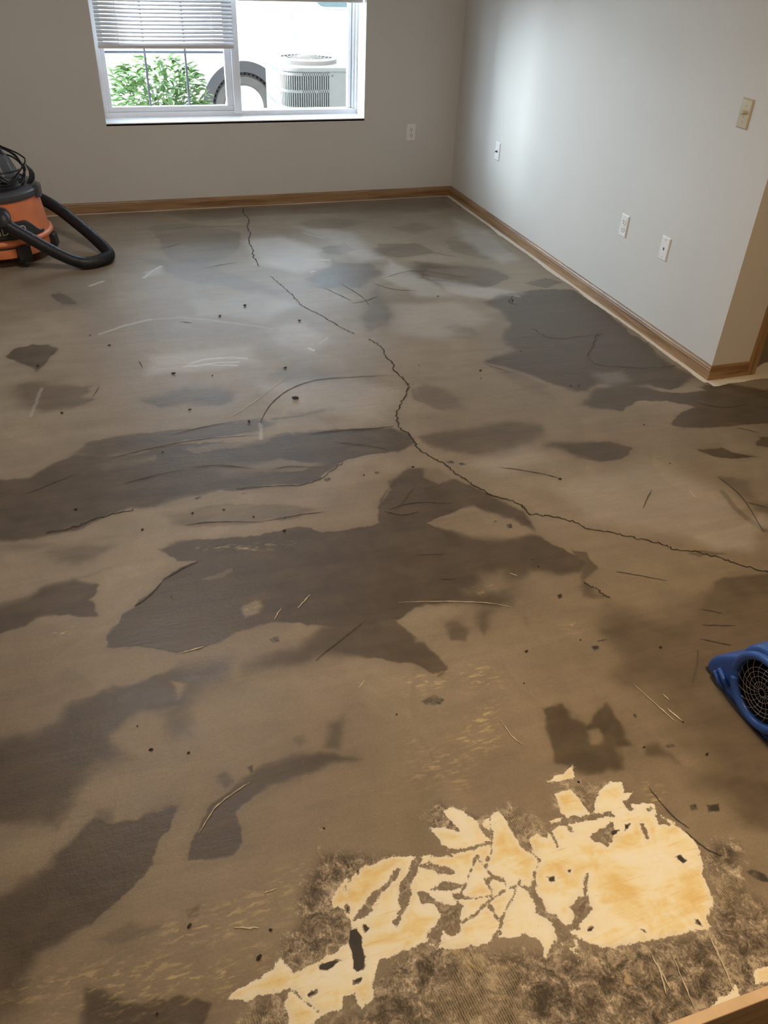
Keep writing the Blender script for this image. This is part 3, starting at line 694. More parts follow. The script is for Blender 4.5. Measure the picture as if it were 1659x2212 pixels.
for st, w, pts in DAMPLINE:
    s, d = strip(pts, w); damp_shade[s] = np.maximum(damp_shade[s], st*sstep(d, -.006, w*.35))
# overlapping fans left by the trowel: a crisp arc on one side, feathered on the other
fan = np.zeros(XX.shape, np.float32); rsf = np.random.RandomState(4)
for k in range(230):
    r = rsf.uniform(.18, .75); fx, fy = rsf.uniform(-3.6, .3), rsf.uniform(-5.9, .1); a0 = rsf.uniform(-.6, 3.6) if rsf.rand() < .7 else rsf.uniform(-3, 3)
    half = rsf.uniform(.35, 1.1); amp = rsf.uniform(-1, 1); wd = rsf.uniform(.03, .20)
    ix = slice(*np.searchsorted(GX, [fx-r, fx+r])); iy = slice(*np.searchsorted(GY, [fy-r, fy+r]))
    dx, dy = wx2[iy, ix]-fx, wy2[iy, ix]-fy; d = r-np.hypot(dx, dy*1.25)
    da = np.abs((np.arctan2(dy, dx)-a0+np.pi) % (2*np.pi)-np.pi)
    fan[iy, ix] += amp*np.clip(d/.006, 0, 1)*np.exp(-np.clip(d, 0, 9)/wd)*sstep(half-da, 0, .45)
fan = np.clip(fan, -1.6, 1.6)
# feathered sweeps of the trowel, low contrast
sweep = fbm(1.6, 5, 71, XX*.55+.9*fbm(1.1, 2, 81), YY*1.9+.9*fbm(1.1, 2, 91))
fine = fbm(6, 4, 101, XX*.6, YY*1.8)
damp_shade = np.clip(damp_shade + (.44+.24*sstep(YY, -3.0, -1.6))*np.clip(sweep+.02, 0, 1)*(damp_shade < .6) + .10*fine*(damp_shade > .02), 0, 1)
# white drips left along the walls where the baseboard was painted
edge = np.full(XX.shape, -1, np.float32)
e1 = np.where(YY > -RL-.03, (.030+.030*fbm(5, 4, 111))-np.abs(XX+.010), -1)
e1 = np.where(XX > .02, -1, e1)
e2 = np.where(XX < 0, (.020+.022*fbm(5, 4, 121))-np.abs(YY+.010), -1)
e3 = np.where((XX > -.02) & (XX < .45), (.052+.07*fbm(7, 4, 131)+.14*np.clip(XX-.2, 0, 1))-np.abs(YY+RL+.004), -1)
edge = np.maximum(np.maximum(e1, e2), e3); edge = np.clip(edge, -.03, .03)
# relief: damp fills sit a touch lower, adhesive a touch proud, small trowel ripples
ZZ = (.0006*fine + .0012*np.clip(glue/.01, 0, 1)-.0008*damp_shade).astype(np.float32)
co = np.stack([XX, YY, ZZ], -1).reshape(-1, 3).astype(np.float32)
idx = np.arange(NX*NY).reshape(NY, NX)
quads = np.stack([idx[:-1, :-1], idx[:-1, 1:], idx[1:, 1:], idx[1:, :-1]], -1).reshape(-1, 4)
me = bpy.data.meshes.new('floor')
me.vertices.add(len(co)); me.vertices.foreach_set('co', co.ravel())
me.loops.add(quads.size); me.loops.foreach_set('vertex_index', quads.ravel().astype(np.int32))
me.polygons.add(len(quads)); me.polygons.foreach_set('loop_start', np.arange(0, quads.size, 4, dtype=np.int32))
me.polygons.foreach_set('use_smooth', np.ones(len(quads), bool))
me.update(calc_edges=True)
for nm, arr in (('damp_shade', damp_shade), ('pale', pale), ('dark_spot', dark_spot), ('glue', glue), ('mast', mast), ('fleck', fleck), ('edge', edge), ('fan', fan)):
    at = me.attributes.new(nm, 'FLOAT', 'POINT'); at.data.foreach_set('value', arr.ravel().astype(np.float32))
floor = bpy.data.objects.new('floor', me); COL.objects.link(floor); struct(floor)
del co, quads, idx

def floor_mat():
    M, nt, b = mat('patched_concrete')
    A = lambda n: N(nt, 'ShaderNodeAttribute', attribute_name=n).outputs['Fac']
    P = pos(nt)
    big = noise(nt, 1.7, 5, .6, vec=P, dist=.4); med = noise(nt, 9, 6, .65, vec=P, dist=.3)
    fin = noise(nt, 70, 5, .7, vec=P); grit = noise(nt, 420, 3, .7, vec=P)
    strk = noise(nt, 1, 5, .6, vec=pos(nt, (2.2, 16, 1), (0, 0, R(-12))), dist=.8)
    strk2 = noise(nt, 1, 4, .6, vec=pos(nt, (7, 60, 1), (0, 0, R(-14))), dist=.5)
    base = ramp(nt, big.outputs[0], [(.25, (.228, .182, .130)), (.5, (.282, .229, .166)), (.78, (.362, .303, .229))]).outputs[0]
    base = mixc(nt, .5, base, ramp(nt, med.outputs[0], [(.25, (.74, .74, .74)), (.7, (1.10, 1.10, 1.10))]).outputs[0], 'MULTIPLY')
    base = mixc(nt, .6, base, ramp(nt, strk.outputs[0], [(.3, (.84, .84, .85)), (.65, (1.06, 1.06, 1.06))]).outputs[0], 'MULTIPLY')
    base = mixc(nt, .5, base, ramp(nt, fin.outputs[0], [(.2, (.80, .80, .80)), (.75, (1.08, 1.08, 1.08))]).outputs[0], 'MULTIPLY')
    dcol = ramp(nt, med.outputs[0], [(.25, (.070, .053, .037)), (.75, (.116, .088, .060))]).outputs[0]
    dcol = mixc(nt, .7, dcol, ramp(nt, strk.outputs[0], [(.32, (.86, .86, .88)), (.62, (1.16, 1.15, 1.12))]).outputs[0], 'MULTIPLY')
    dcol = mixc(nt, 1.0, dcol, math_(nt, 'MULTIPLY_ADD', A('fan'), .07, 1.0), 'MULTIPLY')
    dcol = mixc(nt, .6, dcol, ramp(nt, fin.outputs[0], [(.2, (.82, .82, .82)), (.75, (1.12, 1.12, 1.12))]).outputs[0], 'MULTIPLY')
    base = mixc(nt, .5, base, ramp(nt, noise(nt, 170, 4, .75, vec=P).outputs[0], [(.3, (.72, .72, .72)), (.5, (1, 1, 1)), (.72, (1.22, 1.22, 1.22))]).outputs[0], 'MULTIPLY')
    fv = math_(nt, 'MULTIPLY_ADD', A('fan'), math_(nt, 'MULTIPLY_ADD', strk2.outputs[0], .22, .0), 1.0)
    base = mixc(nt, 1.0, base, fv, 'MULTIPLY')
    d = math_(nt, 'ADD', A('damp_shade'), math_(nt, 'MULTIPLY_ADD', fin.outputs[0], .16, -.08))
    d = math_(nt, 'ADD', d, math_(nt, 'MULTIPLY_ADD', strk2.outputs[0], .14, -.07))
    d = smooth(nt, d, .06, .94)
    c = mixc(nt, d, base, dcol)
    pl = math_(nt, 'MULTIPLY', A('pale'), math_(nt, 'MULTIPLY_ADD', strk2.outputs[0], .9, .45), clamp=True)
    c = mixc(nt, pl, c, (.60, .585, .56))
    # small streaks of old adhesive showing through
    fl = math_(nt, 'MULTIPLY', A('fleck'), smooth(nt, noise(nt, 1, 4, .65, vec=pos(nt, (26, 90, 1), (0, 0, R(-16))), dist=.5).outputs[0], .50, .66))
    c = mixc(nt, fl, c, (.62, .50, .28))
    # dark carpet-backing residue with fibres
    fib = noise(nt, 1, 6, .75, vec=pos(nt, (150, 70, 1), (0, 0, R(35))), dist=1.6)
    fib2 = noise(nt, 26, 6, .8, vec=P, dist=.5)
    mcol = ramp(nt, fib2.outputs[0], [(.37, (.045, .035, .026)), (.46, (.125, .101, .078)), (.54, (.25, .21, .165)), (.64, (.50, .44, .36))]).outputs[0]
    mcol = mixc(nt, .75, mcol, ramp(nt, fib.outputs[0], [(.36, (.45, .43, .4)), (.5, (1, 1, 1)), (.64, (2.1, 2.0, 1.9))]).outputs[0], 'MULTIPLY')
    # notched trowel lines in the residue near the bottom
    wv = N(nt, 'ShaderNodeTexWave', wave_type='BANDS', bands_direction='X'); wv.inputs['Scale'].default_value = 62
    wv.inputs['Distortion'].default_value = 1.2; wv.inputs['Detail'].default_value = 2
    nt.links.new(pos(nt, (1, 1, 1), (0, 0, R(-6))), wv.inputs['Vector'])
    wmask = math_(nt, 'MULTIPLY', smooth(nt, noise(nt, 3.2, 2, vec=P).outputs[0], .5, .64), wv.outputs['Fac'])
    mcol = mixc(nt, math_(nt, 'MULTIPLY', wmask, .55), mcol, (.46, .38, .25))
    # stray islands of adhesive inside the residue
    isl = smooth(nt, noise(nt, 6.5, 6, .7, vec=P, dist=.8).outputs[0], .62, .67)
    mcol = mixc(nt, math_(nt, 'MULTIPLY', isl, .7), mcol, (.58, .47, .27))
    nearg = math_(nt, 'MULTIPLY', smooth(nt, A('glue'), -.040, -.002), smooth(nt, noise(nt, 55, 6, .8, vec=P, dist=.6).outputs[0], .47, .58))
    mcol = mixc(nt, math_(nt, 'MULTIPLY', nearg, .75), mcol, (.62, .54, .42))
    mm = math_(nt, 'ADD', A('mast'), math_(nt, 'MULTIPLY_ADD', fib2.outputs[0], .10, -.05))
    mm = smooth(nt, mm, -.008, .022)
    c = mixc(nt, mm, c, mcol)
    # yellow adhesive sheet, crisp ragged edge
    rag = math_(nt, 'MULTIPLY_ADD', fib2.outputs[0], .030, -.0155)
    rag2 = math_(nt, 'MULTIPLY_ADD', fin.outputs[0], .014, -.007)
    g0 = math_(nt, 'ADD', math_(nt, 'ADD', A('glue'), rag), rag2)
    gm = smooth(nt, g0, -.0008, .0012)
    gpos = pos(nt, (2.0, 11, 1), (0, 0, R(-13)))
    g1 = noise(nt, 1, 6, .62, vec=gpos, dist=1.0); g2 = noise(nt, 11, 5, .6, vec=P, dist=.6)
    gcol = ramp(nt, math_(nt, 'MULTIPLY_ADD', g2.outputs[0], .5, math_(nt, 'MULTIPLY', g1.outputs[0], .5)),
                [(.40, (.84, .65, .30)), (.465, (.91, .79, .47)), (.52, (.95, .91, .71)), (.585, (.96, .95, .85))]).outputs[0]
    rim = smooth(nt, g0, .016, .002)
    gcol = mixc(nt, math_(nt, 'MULTIPLY', rim, .7), gcol, (.93, .90, .80))
    gstr = smooth(nt, noise(nt, 1, 4, .6, vec=pos(nt, (9, 120, 1), (0, 0, R(-13))), dist=.3).outputs[0], .60, .70)
    gcol = mixc(nt, math_(nt, 'MULTIPLY', gstr, .5), gcol, (.80, .56, .25))
    pits = smooth(nt, noise(nt, 46, 5, .75, vec=P).outputs[0], .70, .72)
    gcol = mixc(nt, pits, gcol, (.14, .115, .09))
    c = mixc(nt, gm, c, gcol)
    c = mixc(nt, smooth(nt, math_(nt, 'ADD', A('dark_spot'), math_(nt, 'MULTIPLY_ADD', fib2.outputs[0], .9, -.45)), .22, .62), c, (.035, .030, .026))
    eg = smooth(nt, math_(nt, 'ADD', A('edge'), math_(nt, 'MULTIPLY_ADD', fin.outputs[0], .016, -.008)), -.001, .001)
    c = mixc(nt, eg, c, (.80, .76, .68))
    nt.links.new(c, b.inputs['Base Color'])
    rg = math_(nt, 'MULTIPLY_ADD', med.outputs[0], .25, .35)
    rg = math_(nt, 'SUBTRACT', rg, math_(nt, 'MULTIPLY', d, .04))
    rg = math_(nt, 'ADD', rg, math_(nt, 'MULTIPLY', mm, .2))
    nt.links.new(rg, b.inputs['Roughness']); b.inputs['Specular IOR Level'].default_value = .5
    h = math_(nt, 'MULTIPLY_ADD', fin.outputs[0], .5, math_(nt, 'MULTIPLY', strk2.outputs[0], .6))
    h = math_(nt, 'ADD', h, math_(nt, 'MULTIPLY', med.outputs[0], 1.2))
    h = math_(nt, 'ADD', h, math_(nt, 'MULTIPLY', math_(nt, 'MULTIPLY', mm, fib2.outputs[0]), 3.0))
    h = math_(nt, 'ADD', h, math_(nt, 'MULTIPLY', gm, .6))
    h = math_(nt, 'ADD', h, math_(nt, 'MULTIPLY', grit.outputs[0], .1))
    bump(nt, b, h, .30, .004)
    return M
me.materials.append(floor_mat())

# cracks and trowel scores as narrow slivers of the slab
M_crack = simple('crack_dark', (.040, .036, .032), .95, var=.2, vscale=60)  # one dark tone for the crack ribbons
M_score = simple('trowel_score', (.085, .076, .066), .8, var=.2, vscale=60)
M_scrape = simple('pale_scrape', (.58, .52, .40), .7, var=.15, vscale=60)
def ribbon(name, pts, w, material, jag=.004, seed=0, taper=True):
    rs = random.Random(seed); px, py = floor_pt([p[0] for p in pts], [p[1] for p in pts])
    P = catmull([(a, b_, 0) for a, b_ in zip(px, py)], 8)
    for p in P[1:-1]: p += Vector((rs.uniform(-jag, jag), rs.uniform(-jag, jag), 0))
    bm = bmesh.new(); rows = []
    for i, p in enumerate(P):
        t = (P[min(i+1, len(P)-1)]-P[max(i-1, 0)]); t.z = 0; t.normalize(); n = Vector((-t.y, t.x, 0))
        u = i/(len(P)-1); k = math.sin(math.pi*min(max(u, .02), .98))**.5 if taper else 1
        ww = w*.5*k*rs.uniform(.55, 1.35)
        rows.append((bm.verts.new(p+n*ww+Vector((0, 0, .0019))), bm.verts.new(p+Vector((0, 0, .0023))), bm.verts.new(p-n*ww+Vector((0, 0, .0019)))))
    for a, b_ in zip(rows, rows[1:]):
        bm.faces.new((a[0], a[1], b_[1], b_[0])); bm.faces.new((a[1], a[2], b_[2], b_[1]))
    return obj(name, bm, material, floor)
for k, (w, pts) in enumerate(CRACKS): ribbon("crack", pts, w*.6, M_crack, .006, k, False)
for k, (w, pts) in enumerate(SCORES): ribbon('trowel_score', pts, w, M_score, .0012, 50+k)
for k, (w, pts) in enumerate(SCRAPES): ribbon('pale_scrape', pts, w, M_scrape, .0012, 150+k)

# --- outdoors
struct(box('ground', (-14, WT, -.4), (14, 22, -.2), M_concrete_out))

# ================================================================== WINDOW BLINDS
def blind(name, label, x0, x1, zbot, ztop, pitch, parts_open=True):
    t = thing(name, label, 'blind', ((x0+x1)/2, .055, zbot), group='mini blinds in the window')
    w = (x1-x0)/2; h = ztop-zbot
    bm = bmesh.new(); z = .028
    a = R(38)
    while z < h-.03:
        # each slat: a shallow curved strip, tilted
        rows = []
        for k in range(6):
            s = (k/5-.5)*.025; cr = .0022*(1-(2*k/5-1)**2)
            yy = s*math.cos(a)-cr*math.sin(a); zz = s*math.sin(a)+cr*math.cos(a)
            rows.append((bm.verts.new((-w+.004, yy, z+zz)), bm.verts.new((w-.004, yy, z+zz))))
        for q, r_ in zip(rows, rows[1:]): bm.faces.new((q[0], q[1], r_[1], r_[0]))
        z += pitch
    obj('slats', bm, M_slat, t, smooth=True, solid=.0007)
    bm = bmesh.new(); bx(bm, (-w, -.014, 0), (w, .014, .022)); obj('bottom_rail', bm, M_slat, t, bevel=.006, bseg=3)
    bm = bmesh.new(); bx(bm, (-w, -.019, h-.026), (w, .019, h)); obj('headrail', bm, M_slat, t, bevel=.002)
    for u in (-.70, .695):
        for yy in (-.0155, .0155):
            bm = bmesh.new(); tube(bm, [(u*w, yy, .01), (u*w, yy, h-.02)], .0011, 6); obj('ladder_cord', bm, M_cord, t)
        bm = bmesh.new(); lathe(bm, [(.001, .0), (.006, .001), (.006, .004), (.001, .006)], 12, (u*w, -.016, .020)); obj('cord_plug', bm, M_slat, t)
    return t
blind('mini_blind', 'white mini blind with tilted slats lowered over the left window sash', -2.453, -1.598, .982, WZ1-.002, .0213)
blind('mini_blind', 'white mini blind raised and bunched at the top of the right window pane', -1.560, -.722, 1.252, WZ1-.002, .0075)

# ================================================================== WALL PLATES
PW, PH, PT = .070, .1143, .0058
def plate_body(bm, w=PW, h=PH, t=PT, inset=.006):
    lo = [bm.verts.new((sx*w/2, 0, sz*h/2)) for sx, sz in ((-1, -1), (1, -1), (1, 1), (-1, 1))]
    mi = [bm.verts.new((sx*w/2, -t*.35, sz*h/2)) for sx, sz in ((-1, -1), (1, -1), (1, 1), (-1, 1))]
    hi = [bm.verts.new((sx*(w/2-inset), -t, sz*(h/2-inset))) for sx, sz in ((-1, -1), (1, -1), (1, 1), (-1, 1))]
    bm.faces.new(lo); bm.faces.new(hi)
    for A, B in ((lo, mi), (mi, hi)):
        for i in range(4): bm.faces.new((A[i], A[(i+1) % 4], B[(i+1) % 4], B[i]))
def screw(t, z, m=M_screw):
    bm = bmesh.new(); lathe(bm, [(.0001, -PT-.0012), (.0022, -PT-.0010), (.0030, -PT+.0002)], 14, (0, 0, z), 'y')
    s = obj('screw', bm, m, t, smooth=True)
    bm = bmesh.new(); bx(bm, (-.0026, -PT-.0016, z-.0004), (.0026, -PT-.0010, z+.0004)); obj('screw_slot', bm, M_slot, s)
def face_outlet(t, z):
    bm = bmesh.new(); P = []
    for i in range(36):      # round face with flattened top and bottom
        a = 2*math.pi*i/36; P.append((.0172*math.cos(a), z+max(-.0142, min(.0142, .0172*math.sin(a)))))
    prism(bm, P, 1, -PT-.0018, -PT+.002); f = obj('receptacle', bm, M_recept, t, bevel=.0006)
    for sx, hh in ((-1, .0046), (1, .0038)):
        bm = bmesh.new(); bx(bm, (sx*.0064-.0013, -PT-.0022, z+.0036-hh), (sx*.0064+.0013, -PT-.0015, z+.0036+hh)); obj('slot', bm, M_slot, f)
    bm = bmesh.new(); lathe(bm, [(.0001, -PT-.0022), (.0027, -PT-.0021), (.0027, -PT-.0012)], 14, (0, 0, z-.0078), 'y'); obj('ground_hole', bm, M_slot, f)
def wall_plate(kind, label, cat, loc, rz, m=M_plate):
    t = thing(kind, label, cat, loc, rz)
    bm = bmesh.new(); plate_body(bm); obj('cover_plate', bm, m, t, bevel=.0012)
    return t
def duplex(label, loc, rz):
    t = wall_plate('duplex_outlet', label, 'outlet', loc, rz)
    face_outlet(t, .0195); face_outlet(t, -.0195); screw(t, 0); return t
RZ = -math.pi/2      # plates on the right wall look towards -X
duplex('white duplex outlet on the grey window wall, right of the window', (-.3515, -.0003, .4569), 0)
duplex('white duplex outlet on the bright right wall, beside the phone jack plate', (-.0003, -2.334, .4479), RZ)
# coax plate near the corner
t = wall_plate('coax_plate', 'narrow-looking white cable jack plate on the right wall nearest the room corner', 'wall plate', (-.0003, -.744, .4755), RZ)
bm = bmesh.new(); lathe(bm, [(.0075, -PT), (.0075, -PT-.002), (.0046, -PT-.002), (.0046, -PT-.012), (.0032, -PT-.012), (.0032, -PT-.004)], 16, (0, 0, 0), 'y')
j = obj('coax_jack', bm, simple('jack_metal', (.16, .15, .13), .35, metal=.8), t)
for z in (.0416, -.0416): screw(t, z, M_plate)
# phone plate
t = wall_plate('phone_plate', 'white telephone jack plate on the right wall, closest to the wall end', 'wall plate', (-.0003, -2.704, .4456), RZ)
bm = bmesh.new(); prism(bm, [(-.0062, -.0075), (-.003, -.0105), (.003, -.0105), (.0062, -.0075), (.0062, .0075), (-.0062, .0075)], 1, -PT-.0012, -PT+.001)
j = obj('jack_frame', bm, M_plate, t, bevel=.0006)
bm = bmesh.new(); prism(bm, [(-.0042, -.0050), (-.0022, -.0080), (.0022, -.0080), (.0042, -.0050), (.0042, .0055), (-.0042, .0055)], 1, -PT-.0016, -PT-.0010)
obj('jack_hole', bm, M_slot, j)
for z in (.0416, -.0416): screw(t, z)
# almond dimmer
t = wall_plate('dimmer_plate', 'glossy almond dimmer switch plate high on the right wall', 'switch', (-.0003, -3.011, 1.1017), RZ, M_almond)
bm = bmesh.new(); lathe(bm, [(.0001, -PT-.014), (.006, -PT-.0138), (.0074, -PT-.012), (.0084, -PT)], 24, (0, 0, .004), 'y'); obj('knob', bm, M_almond, t, smooth=True)
bm = bmesh.new(); lathe(bm, [(.0001, -PT-.0012), (.0016, -PT-.0011), (.0016, -PT+.0005)], 12, (0, 0, -.012), 'y'); obj('indicator_hole', bm, M_slot, t)
for z in (.030, -.030): screw(t, z, M_almond)

# ================================================================== SHOP VACUUM
VC = (-3.19, -.755)
vac = thing('shop_vacuum', 'orange and black wet dry shop vacuum with coiled cord and hose at the left edge', 'vacuum', (VC[0], VC[1], 0))
bm = bmesh.new()
lathe(bm, [(.02, .052), (.282, .052), (.296, .060), (.300, .085), (.299, .108), (.296, .124), (.308, .128), (.312, .138), (.308, .150), (.294, .156), (.288, .19), (.278, .26), (.266, .350), (.262, .372), (.02, .372)], 72)
drum = obj('drum', bm, M_orange, vac, smooth=True)
md = drum.modifiers.new('edge', 'EDGE_SPLIT'); md.split_angle = R(50)
def arcshell(bm, a0, a1, prof, seg=24):
    lathe(bm, prof, seg, a0=R(a0), a1=R(a1))
# black emblem panel on the front with a rounded outline
def panel(a_list, r_of, zt, zb, off):
    bm = bmesh.new(); rows = []
    for a, t_, b_ in zip(a_list, zt, zb):
        row = []
        for k in range(7):
            z = b_+(t_-b_)*k/6; r = r_of(z)+off
            row.append(bm.verts.new((r*math.cos(R(a)), r*math.sin(R(a)), z)))
        rows.append(row)
    for A, B in zip(rows, rows[1:]):
        for k in range(6): bm.faces.new((A[k], A[k+1], B[k+1], B[k]))
    return bm
def r_drum(z):
    P = [(.052, .290), (.085, .300), (.108, .299), (.124, .296), (.138, .312), (.156, .294), (.19, .288), (.26, .278), (.372, .262)]
    for (z0, r0), (z1, r1) in zip(P, P[1:]):
        if z0 <= z <= z1: return r0+(r1-r0)*(z-z0)/(z1-z0)
    return P[-1][1]
aa = list(np.linspace(-142, -26, 32))
zt = [.252 if a < -52 else .252-.078*sstep(a, -52, -30) for a in aa]
lab = obj('emblem_panel', panel(aa, r_drum, zt, [.160]*32, .004), M_black, vac, smooth=True, solid=.004)
bm = bmesh.new(); arcshell(bm, -150, -38, [(.3005, .112), (.3025, .112), (.3025, .120), (.298, .120)]); obj('trim_band', bm, M_black, vac)
# white letters on the panel, bent round the drum
def letters(txt, a_mid, z0, hgt):
    cu = bpy.data.curves.new('letters', 'FONT'); cu.body = txt; cu.size = hgt/.70; cu.align_x = 'CENTER'; cu.extrude = .0006; cu.space_character = 1.08
    o = bpy.data.objects.new('letters_tmp', cu); COL.objects.link(o)
    dg = bpy.context.evaluated_depsgraph_get(); me_ = bpy.data.meshes.new_from_object(o.evaluated_get(dg))
    bpy.data.objects.remove(o)
    for v in me_.vertices:
        z = z0+v.co.y; r = r_drum(z)+.0072+v.co.z; a = R(a_mid)+v.co.x/r*1.0
        v.co = (r*math.cos(a), r*math.sin(a), z)
    me_.materials.append(M_letter); q = bpy.data.objects.new('emblem_letters', me_); COL.objects.link(q); q.parent = lab
letters('RIDGID', -70.8, .190, .038)
# lid: rim and deck
bm = bmesh.new()
lathe(bm, [(.262, .352), (.274, .352), (.278, .360), (.278, .384), (.270, .392), (.235, .398), (.21, .404), (.05, .408)], 72)
lid = obj('lid', bm, M_grey, vac, smooth=True); md = lid.modifiers.new('edge', 'EDGE_SPLIT'); md.split_angle = R(40)
for a in (-12, -88, 170):
    bm = bmesh.new(); ca, sa = math.cos(R(a)), math.sin(R(a))
    vs = bx(bm, (.262, -.030, .334), (.292, .030, .406)); bmesh.ops.rotate(bm, verts=vs, cent=(0, 0, 0), matrix=Matrix.Rotation(R(a), 3, 'Z'))
    if a != -88: obj('lid_latch', bm, M_grey if a < 0 else M_black, vac, bevel=.006)
    else: bm.free()
# motor head: tapered housing with faceted front and a handle
def loft(bm, secs):
    rows = [[bm.verts.new((x, y, z)) for x, y in pts] for z, pts in secs]
    n = len(rows[0])
    for A, B in zip(rows, rows[1:]):
        for i in range(n): bm.faces.new((A[i], A[(i+1) % n], B[(i+1) % n], B[i]))
    bm.faces.new(rows[0][::-1]); bm.faces.new(rows[-1])
def sec(w, d, c): return [(-w+c, -d), (w-c, -d), (w, -d+c), (w, d-c), (w-c, d), (-w+c, d), (-w, d-c), (-w, -d+c)]
bm = bmesh.new(); loft(bm, [(.396, sec(.190, .165, .05)), (.44, sec(.178, .150, .05)), (.52, sec(.148, .115, .045)), (.553, sec(.125, .095, .04)), (.562, sec(.095, .07, .03))])
head = obj('motor_head', bm, M_grey, vac, bevel=.008)
bm = bmesh.new(); bx(bm, (-.125, -.166, .408), (-.035, -.155, .438)); obj('rating_sticker', bm, M_sticker, head)
bm = bmesh.new(); tube(bm, catmull([(-.12, 0, .52), (-.10, 0, .582), (0, 0, .60), (.10, 0, .582), (.12, 0, .52)], 8), .014, 10); obj('carry_handle', bm, M_black, vac, smooth=True)
# cord hook: a curved blade standing on the lid edge
bm = bmesh.new(); rows = []
for i, (x, z, w_) in enumerate([(.232, .396, .034), (.250, .420, .036), (.256, .445, .030), (.252, .468, .020), (.240, .488, .010), (.231, .499, .003)]):
    rows.append([bm.verts.new((x-w_*.55, -.02-.016, z)), bm.verts.new((x+w_*.45, -.02-.010, z+.004)), bm.verts.new((x+w_*.45, -.02+.010, z+.004)), bm.verts.new((x-w_*.55, -.02+.016, z))])
for A, B in zip(rows, rows[1:]):
    for i in range(4): bm.faces.new((A[i], A[(i+1) % 4], B[(i+1) % 4], B[i]))
bm.faces.new(rows[0][::-1]); bm.faces.new(rows[-1])
obj('cord_hook', bm, M_black, vac, smooth=True, bevel=.002)
# coiled power cord looped over the head
rs = random.Random(5)
loops = []
for k in range(9):
    rx, ry = rs.uniform(.185, .245), rs.uniform(.17, .225); tilt = R(rs.uniform(12, 40)); dirn = R(rs.uniform(-100, 10)); zc = .455+.011*k
    for i in range(14):
        a = 2*math.pi*i/14; p = Vector((rx*math.cos(a), ry*math.sin(a), 0))
        p = Matrix.Rotation(dirn, 3, 'Z') @ (Matrix.Rotation(tilt, 3, 'Y') @ (Matrix.Rotation(-dirn, 3, 'Z') @ p))
        p += Vector((rs.uniform(-.012, .012)+.012, rs.uniform(-.012, .012)-.025, zc+rs.uniform(-.012, .012)))
        if math.hypot(p.x, p.y) < .28 and p.z < .414: p.z = .414+rs.uniform(0, .008)
        loops.append(p)
bm = bmesh.new(); tube(bm, catmull(loops, 6), .0047, 8); obj('power_cord', bm, M_cable, vac, smooth=True)
# hose port, hose
V = lambda x, y, z: (x-VC[0], y-VC[1], z)
bm = bmesh.new()
tube(bm, catmull([V(-3.122, -1.005, .288), V(-3.117, -1.05, .297), V(-3.108, -1.080, .284), V(-3.102, -1.088, .255)], 6), lambda u, i: .043-.006*u, 20); obj('hose_elbow', bm, M_black, vac, smooth=True)
bm = bmesh.new(); tube(bm, [V(-3.126, -1.005, .288), V(-3.122, -1.042, .291)], .051, 24); obj('port_collar', bm, M_grey, vac, smooth=False, bevel=.004)
hp = [V(-3.103, -1.088, .265), V(-3.064, -1.100, .236), V(-2.998, -1.108, .192), V(-2.925, -1.112, .138), V(-2.850, -1.110, .086), V(-2.775, -1.112, .045), V(-2.715, -1.125, .0345), V(-2.630, -1.085, .0345),
      V(-2.588, -1.010, .0345), V(-2.605, -.905, .042), V(-2.660, -.800, .078), V(-2.745, -.675, .132), V(-2.845, -.545, .190), V(-2.930, -.455, .225), V(-3.02, -.395, .250)]
path = catmull(hp, 40)
bm = bmesh.new(); tube(bm, path, lambda u, i: .0325+.0022*math.cos(i*math.pi*.8), 20); obj('hose', bm, M_hose, vac, smooth=True)
# dolly feet with casters
for a in (-62, -10, 60, 120, 180, 235):
    ca, sa = math.cos(R(a)), math.sin(R(a)); r0 = .27
    bm = bmesh.new(); n = Vector((ca, sa, 0)); s = Vector((-sa, ca, 0))
    prof = [(-.05, .050), (.035, .125), (.055, .125), (.062, .055), (.045, .030), (-.02, .030)]
    A = [bm.verts.new(n*(r0+u)+s*(-.038)+Vector((0, 0, v))) for u, v in prof]; B = [bm.verts.new(n*(r0+u)+s*.038+Vector((0, 0, v))) for u, v in prof]
    bm.faces.new(A); bm.faces.new(B[::-1])
    for i in range(6): bm.faces.new((A[i], A[(i+1) % 6], B[(i+1) % 6], B[i]))
    f = obj('caster_foot', bm, M_black, vac, bevel=.006)
    bm = bmesh.new(); c = n*(r0+.03)
    lathe(bm, [(.001, -.011), (.018, -.011), (.0205, -.006), (.0205, .006), (.018, .011), (.001, .011)], 20, (0, 0, 0), 'y')
    bmesh.ops.rotate(bm, verts=bm.verts, cent=(0, 0, 0), matrix=Matrix.Rotation(R(a+20), 3, 'Z')); bmesh.ops.translate(bm, verts=bm.verts, vec=c+Vector((0, 0, .0215)))
    obj('caster_wheel', bm, M_black, f, smooth=False)

# ================================================================== BLUE AIR MOVER
BX, BY = -1.176, -5.018
fan = thing('air_mover', 'blue plastic carpet air mover with round wire grille at the right edge', 'fan', (BX, BY, 0))
cz, R_ = .118, .118
prof = []
prof += [(.190, .006), (.198, .020), (.195, .040), (.183, .064), (.163, .090), (.138, .114), (.114, .136), (.102, .150)]        # nose and its sloping back
for a in np.linspace(30, 180, 14): prof.append((R_*math.cos(R(a))+.002, cz+R_*math.sin(R(a))))
for a in np.linspace(190, 245, 6): prof.append((R_*math.cos(R(a))+.002, cz+R_*math.sin(R(a))))
prof += [(-.02, .004), (.14, .003), (.175, .003)]
bm = bmesh.new(); fa, fb = prism(bm, prof, 0, .005, .262)
housing = obj('housing', bm, M_blue, fan, bevel=.016, bseg=4, smooth=True)
bm = bmesh.new(); lathe(bm, [(.087, -.02), (.087, .200)], 64, (0, 0, .113), 'x', cap=True)
cut = obj('cutter', bm, M_dark); cut.location = (BX, BY, 0)
